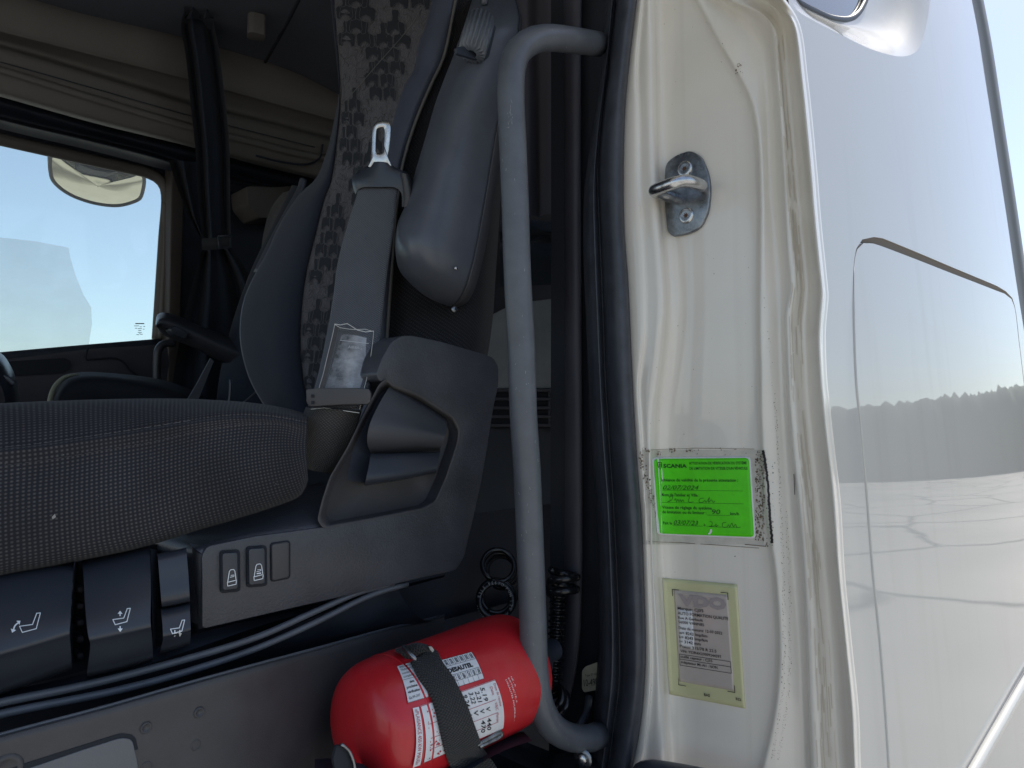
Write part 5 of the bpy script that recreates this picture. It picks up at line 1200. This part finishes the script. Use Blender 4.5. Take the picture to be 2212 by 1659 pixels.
coil('coil_base', hit(1212, 1525, 't', .80), Vector((-.6, .1, .6)), .013, .0042, 2.4, .010, m_hose, ch_)
tg = prism('number_tag', roundpoly([(1257, 1449), (1264, 1440), (1300, 1427), (1300, 1488), (1262, 1496), (1257, 1488)], 4), 'X', .70, (.0015, 0, 0), m_tagc, None, .0006)
tag(tg, 'small cream tag reading 10-498 tucked behind the black door seal', 'tag')
Print().text('10-498', 1262, 1483, 15, 30, rot=-.10).text('Type 77-02', 1264, 1462, 4.5, 26, rot=-.16).build('tag_text', lambda x, y: hit(x, y, 'X', .6975), m_ink, tg)
lv = tube('release_rod', [hit(1272, 1505, 'X', .705), hit(1268, 1535, 'X', .69), hit(1258, 1556, 'X', .67), hit(1238, 1584, 'X', .65)], [.0045, .004, .0035], m_handle, None, n=14, seg=10)
tag(lv, 'thin grey release rod hanging below the cream number tag', 'rod')
bo = empty('mounting_bolt', hit(1256, 1655, 'X', .60), 'galvanised bolt head at the foot of the grab handle', 'bolt')
hc = hit(1254, 1643, 'X', .60)
lathe('bolt_head', [(0, .0001), (0, .005), (.001, .0062), (.005, .0064)], hc, (1, .2, 0), m_chrome, bo, 6)
lathe('washer', [(.004, .006), (.004, .0105), (.006, .0105)], hc, (1, .2, 0), m_steel, bo, 24)
patch('handle_foot', [('X', .66, [(1200, 1630), (1240, 1625), (1290, 1640)]), ('X', .63, [(1190, 1665), (1240, 1660), (1290, 1672)]), ('X', .61, [(1180, 1720), (1290, 1720)])], m_rubber2, cab, nv=14, nu=3)
patch('cable_shelf', [('Y', .62, [(960, 1500), (1100, 1600), (1200, 1640)]), ('Y', .55, [(960, 1560), (1100, 1640), (1200, 1680)])], m_dark, cab, nv=12, nu=3)

# ================================================================== curtain
cur = empty('side_curtain', hit(460, 860, 'Y', 1.8), 'dark gathered curtain tied with a strap beside the far door window', 'curtain')
def pleats(name, L, Rr, n, y0, amp, parent):
    cols = []
    for k in range(n + 1):
        s = k / n; cols.append(('Y', y0 + amp * (1 if k % 2 else -1) + .02 * math.sin(k * 1.7), mixL(L, Rr, s)))
    return patch(name, cols, m_curt, parent, nv=50, nu=5)
cL = [(425, -60), (411, 0), (397, 25), (391, 57), (400, 112), (412, 225), (422, 325), (427, 415), (437, 518)]
cR = [(455, -60), (458, 0), (462, 50), (470, 90), (475, 125), (490, 250), (496, 332), (497, 415), (498, 515)]
pleats('upper_drape', cL, cR, 6, 1.70, .011, cur)
pleats('lower_drape', [(437, 538), (412, 627), (397, 690), (385, 752), (375, 815), (368, 900)], [(498, 535), (530, 580), (560, 640), (580, 720), (600, 800), (610, 900)], 7, 1.72, .016, cur)
pleats('window_drape', [(364, 345), (385, 410), (410, 470), (437, 520)], [(425, 350), (428, 415), (432, 470), (445, 520)], 4, 1.86, .012, cur)
tie = patch('tie_strap', [('Y', 1.645, [(436, 515), (465, 513), (501, 508)]), ('Y', 1.638, [(436, 527), (465, 525), (501, 521)]), ('Y', 1.645, [(437, 541), (465, 539), (499, 536)])], M('tie_webbing', (.04, .045, .05), .7), cur, nv=14, nu=3)
tube('tie_buckle', [hit(x, y, 'Y', 1.63) for x, y in ((472, 511), (497, 508), (499, 533), (473, 537), (472, 511))], .003, m_gloss, tie, seg=6)
ru = Print()
ru.build if False else None
pleats('header_ruffle', [(408, -4), (400, 10), (397, 26), (392, 40)], [(470, -4), (466, 10), (462, 26), (462, 40)], 8, 1.66, .01, cur)

# ================================================================== passenger seat
ps = empty('passenger_seat', hit(380, 900, 'Y', 1.5), 'dark passenger seat across the cab with raised rounded armrest', 'seat')
patch('passenger_cushion', [('Y', 1.9, [(105, 880), (112, 845), (130, 816), (175, 806), (250, 808), (350, 822), (430, 850), (470, 880)]), ('Y', 1.55, [(108, 890), (118, 850), (140, 818), (175, 809), (250, 812), (350, 828), (425, 858), (460, 890)]), ('Y', 1.45, [(125, 900), (135, 860), (160, 835), (200, 828), (260, 832), (340, 850), (400, 875), (440, 905)]), ('Y', 1.5, [(140, 960), (200, 950), (300, 950), (440, 960)])], m_black, ps, nv=50, nu=5)
tube('cushion_piping', trace([(108, 880), (112, 852), (121, 832), (138, 816), (172, 808)], 'Y', 1.53, 40), [.006, .005, .004, .001], M('pale_piping', (.26, .27, .20), .7), ps, seg=8)
patch('passenger_backrest', [('Y', 1.75, [(640, 400), (600, 480), (570, 545), (548, 600), (510, 700), (480, 800), (470, 880)]), ('Y', 1.55, [(645, 402), (605, 485), (575, 550), (553, 600), (520, 700), (500, 800), (490, 880)]), ('Y', 1.50, [(700, 410), (660, 500), (640, 600), (600, 720), (590, 880)])], m_curt, ps, nv=40, nu=4)
tube('backrest_trim', trace([(655, 388), (648, 412), (612, 478), (585, 530), (556, 590)], 'Y', 1.45, 30), .009, m_arm, ps, seg=8)
pb_ = patch('passenger_cloth', [('Y', 1.78, [(612, 415), (585, 450), (570, 500), (562, 560)]), ('Y', 1.66, [(625, 412), (600, 450), (585, 500), (570, 560)]), ('Y', 1.60, [(645, 405), (620, 450), (600, 490), (575, 550)])], m_pat, ps, nv=20, nu=3)
pa_ = patch('passenger_armrest', [('Y', 1.66, [(336, 697), (340, 680), (352, 675), (375, 679), (430, 703), (520, 735)]), ('Y', 1.58, [(336, 700), (342, 683), (354, 679), (375, 684), (430, 708), (520, 742)]), ('Y', 1.54, [(337, 704), (345, 695), (356, 694), (378, 702), (430, 726), (525, 768)]), ('Y', 1.57, [(340, 708), (350, 716), (375, 728), (405, 740), (462, 768), (530, 802)]), ('Y', 1.66, [(340, 710), (350, 720), (375, 732), (405, 744), (462, 772), (530, 806)])], m_plast, ps, nv=36, nu=4)
prism('armrest_recess', roundpoly([(345, 689), (358, 688), (410, 712), (404, 724), (372, 718), (350, 706)], 5), 'Y', 1.55, (0, .01, 0), m_black, pa_, .001)
prism('armrest_cap', roundpoly([(366, 710), (378, 703), (410, 718), (402, 734), (372, 722)], 5), 'Y', 1.535, (0, .02, 0), m_gloss, pa_, .003)
pbelt = prism('passenger_belt', [(455, 774), (462, 780), (428, 865), (405, 880), (398, 875), (425, 830)], 'Y', 1.44, (0, .004, 0), m_beltw, None, 0)
tag(pbelt, 'grey belt strap slanting down beside the passenger seat', 'seat belt')
tube('belt_stalk', trace([(498, 820), (497, 850), (490, 900)], 'Y', 1.42, 8), .003, m_arm, ps, seg=6)
tube('seat_cable', trace([(560, 840), (535, 862), (500, 890)], 'Y', 1.40, 10), .0018, m_handle, ps, seg=6)
dk = empty('dashboard_knob', hit(10, 880, 'Y', 1.3), 'dark rounded dashboard piece cut by the left frame edge', 'dashboard')
patch('dash_shell', [('Y', 1.5, [(-60, 755), (0, 764), (22, 790), (36, 830), (40, 890)]), ('Y', 1.3, [(-60, 765), (-4, 775), (16, 800), (30, 835), (34, 890)]), ('Y', 1.26, [(-60, 800), (-20, 810), (0, 830), (10, 860), (12, 900)])], m_gloss, dk, nv=24, nu=4)
tube('dash_ring', trace([(0, 812), (16, 818), (30, 830)], 'Y', 1.28, 8), .004, m_arm, dk, seg=6)

# ================================================================== outside mirror seen through the far window
mi = empty('kerb_mirror', hit(210, 455, 'Y', 2.35), 'wide rounded kerb mirror hanging outside the far door window', 'mirror')
cm = hit(210, 400, 'Y', 2.34)
nrm = ((C0 - cm).normalized() + Vector((.25, .45, -.85)).normalized()).normalized()
mo_ = [(109, 352), (113, 346), (125, 346), (150, 354), (190, 366), (230, 375), (270, 383), (300, 385), (311, 390), (313, 402), (309, 425), (304, 438), (295, 444), (265, 453), (240, 454), (205, 449), (180, 442), (155, 432), (130, 416), (114, 398), (109, 375)]
mo2 = [tuple(p) for p in line(mo_ + mo_[:1], 70)][:-1]
ccx, ccy = 212, 402
V = []; rr_ = [0.02, .25, .5, .75, 1]
for s_ in rr_:
    for x, y in mo2: V.append(hit(ccx + (x - ccx) * s_, ccy + (y - ccy) * s_, (cm, nrm), 0) - nrm * (.018 * s_ * s_))
newobj('mirror_pane', V, grid(V, len(rr_), len(mo2), wrap=True), m_mirror, mi)
rim_ = [hit(x, y, (cm, nrm), 0) - nrm * .018 for x, y in mo2]
tube('mirror_rim', rim_ + rim_[:1], .0055, m_rubber2, mi, seg=8, caps=False)
V = []
for s_, dd in ((1.02, .02), (1.05, .045), (.9, .085), (.4, .11)):
    V += [hit(ccx + (x - ccx) * s_, ccy - 3 + (y - ccy) * s_, (cm, nrm), 0) - nrm * dd for x, y in mo2]
newobj('mirror_housing', V, grid(V, 4, len(mo2), wrap=True), M('beige_housing', (.42, .41, .33), .5), mi)
prism('mirror_arm', roundpoly([(172, 335), (262, 352), (261, 369), (236, 374), (200, 366), (172, 356)], 3), 'Y', 2.26, (0, .06, 0), m_dark, mi, .004)
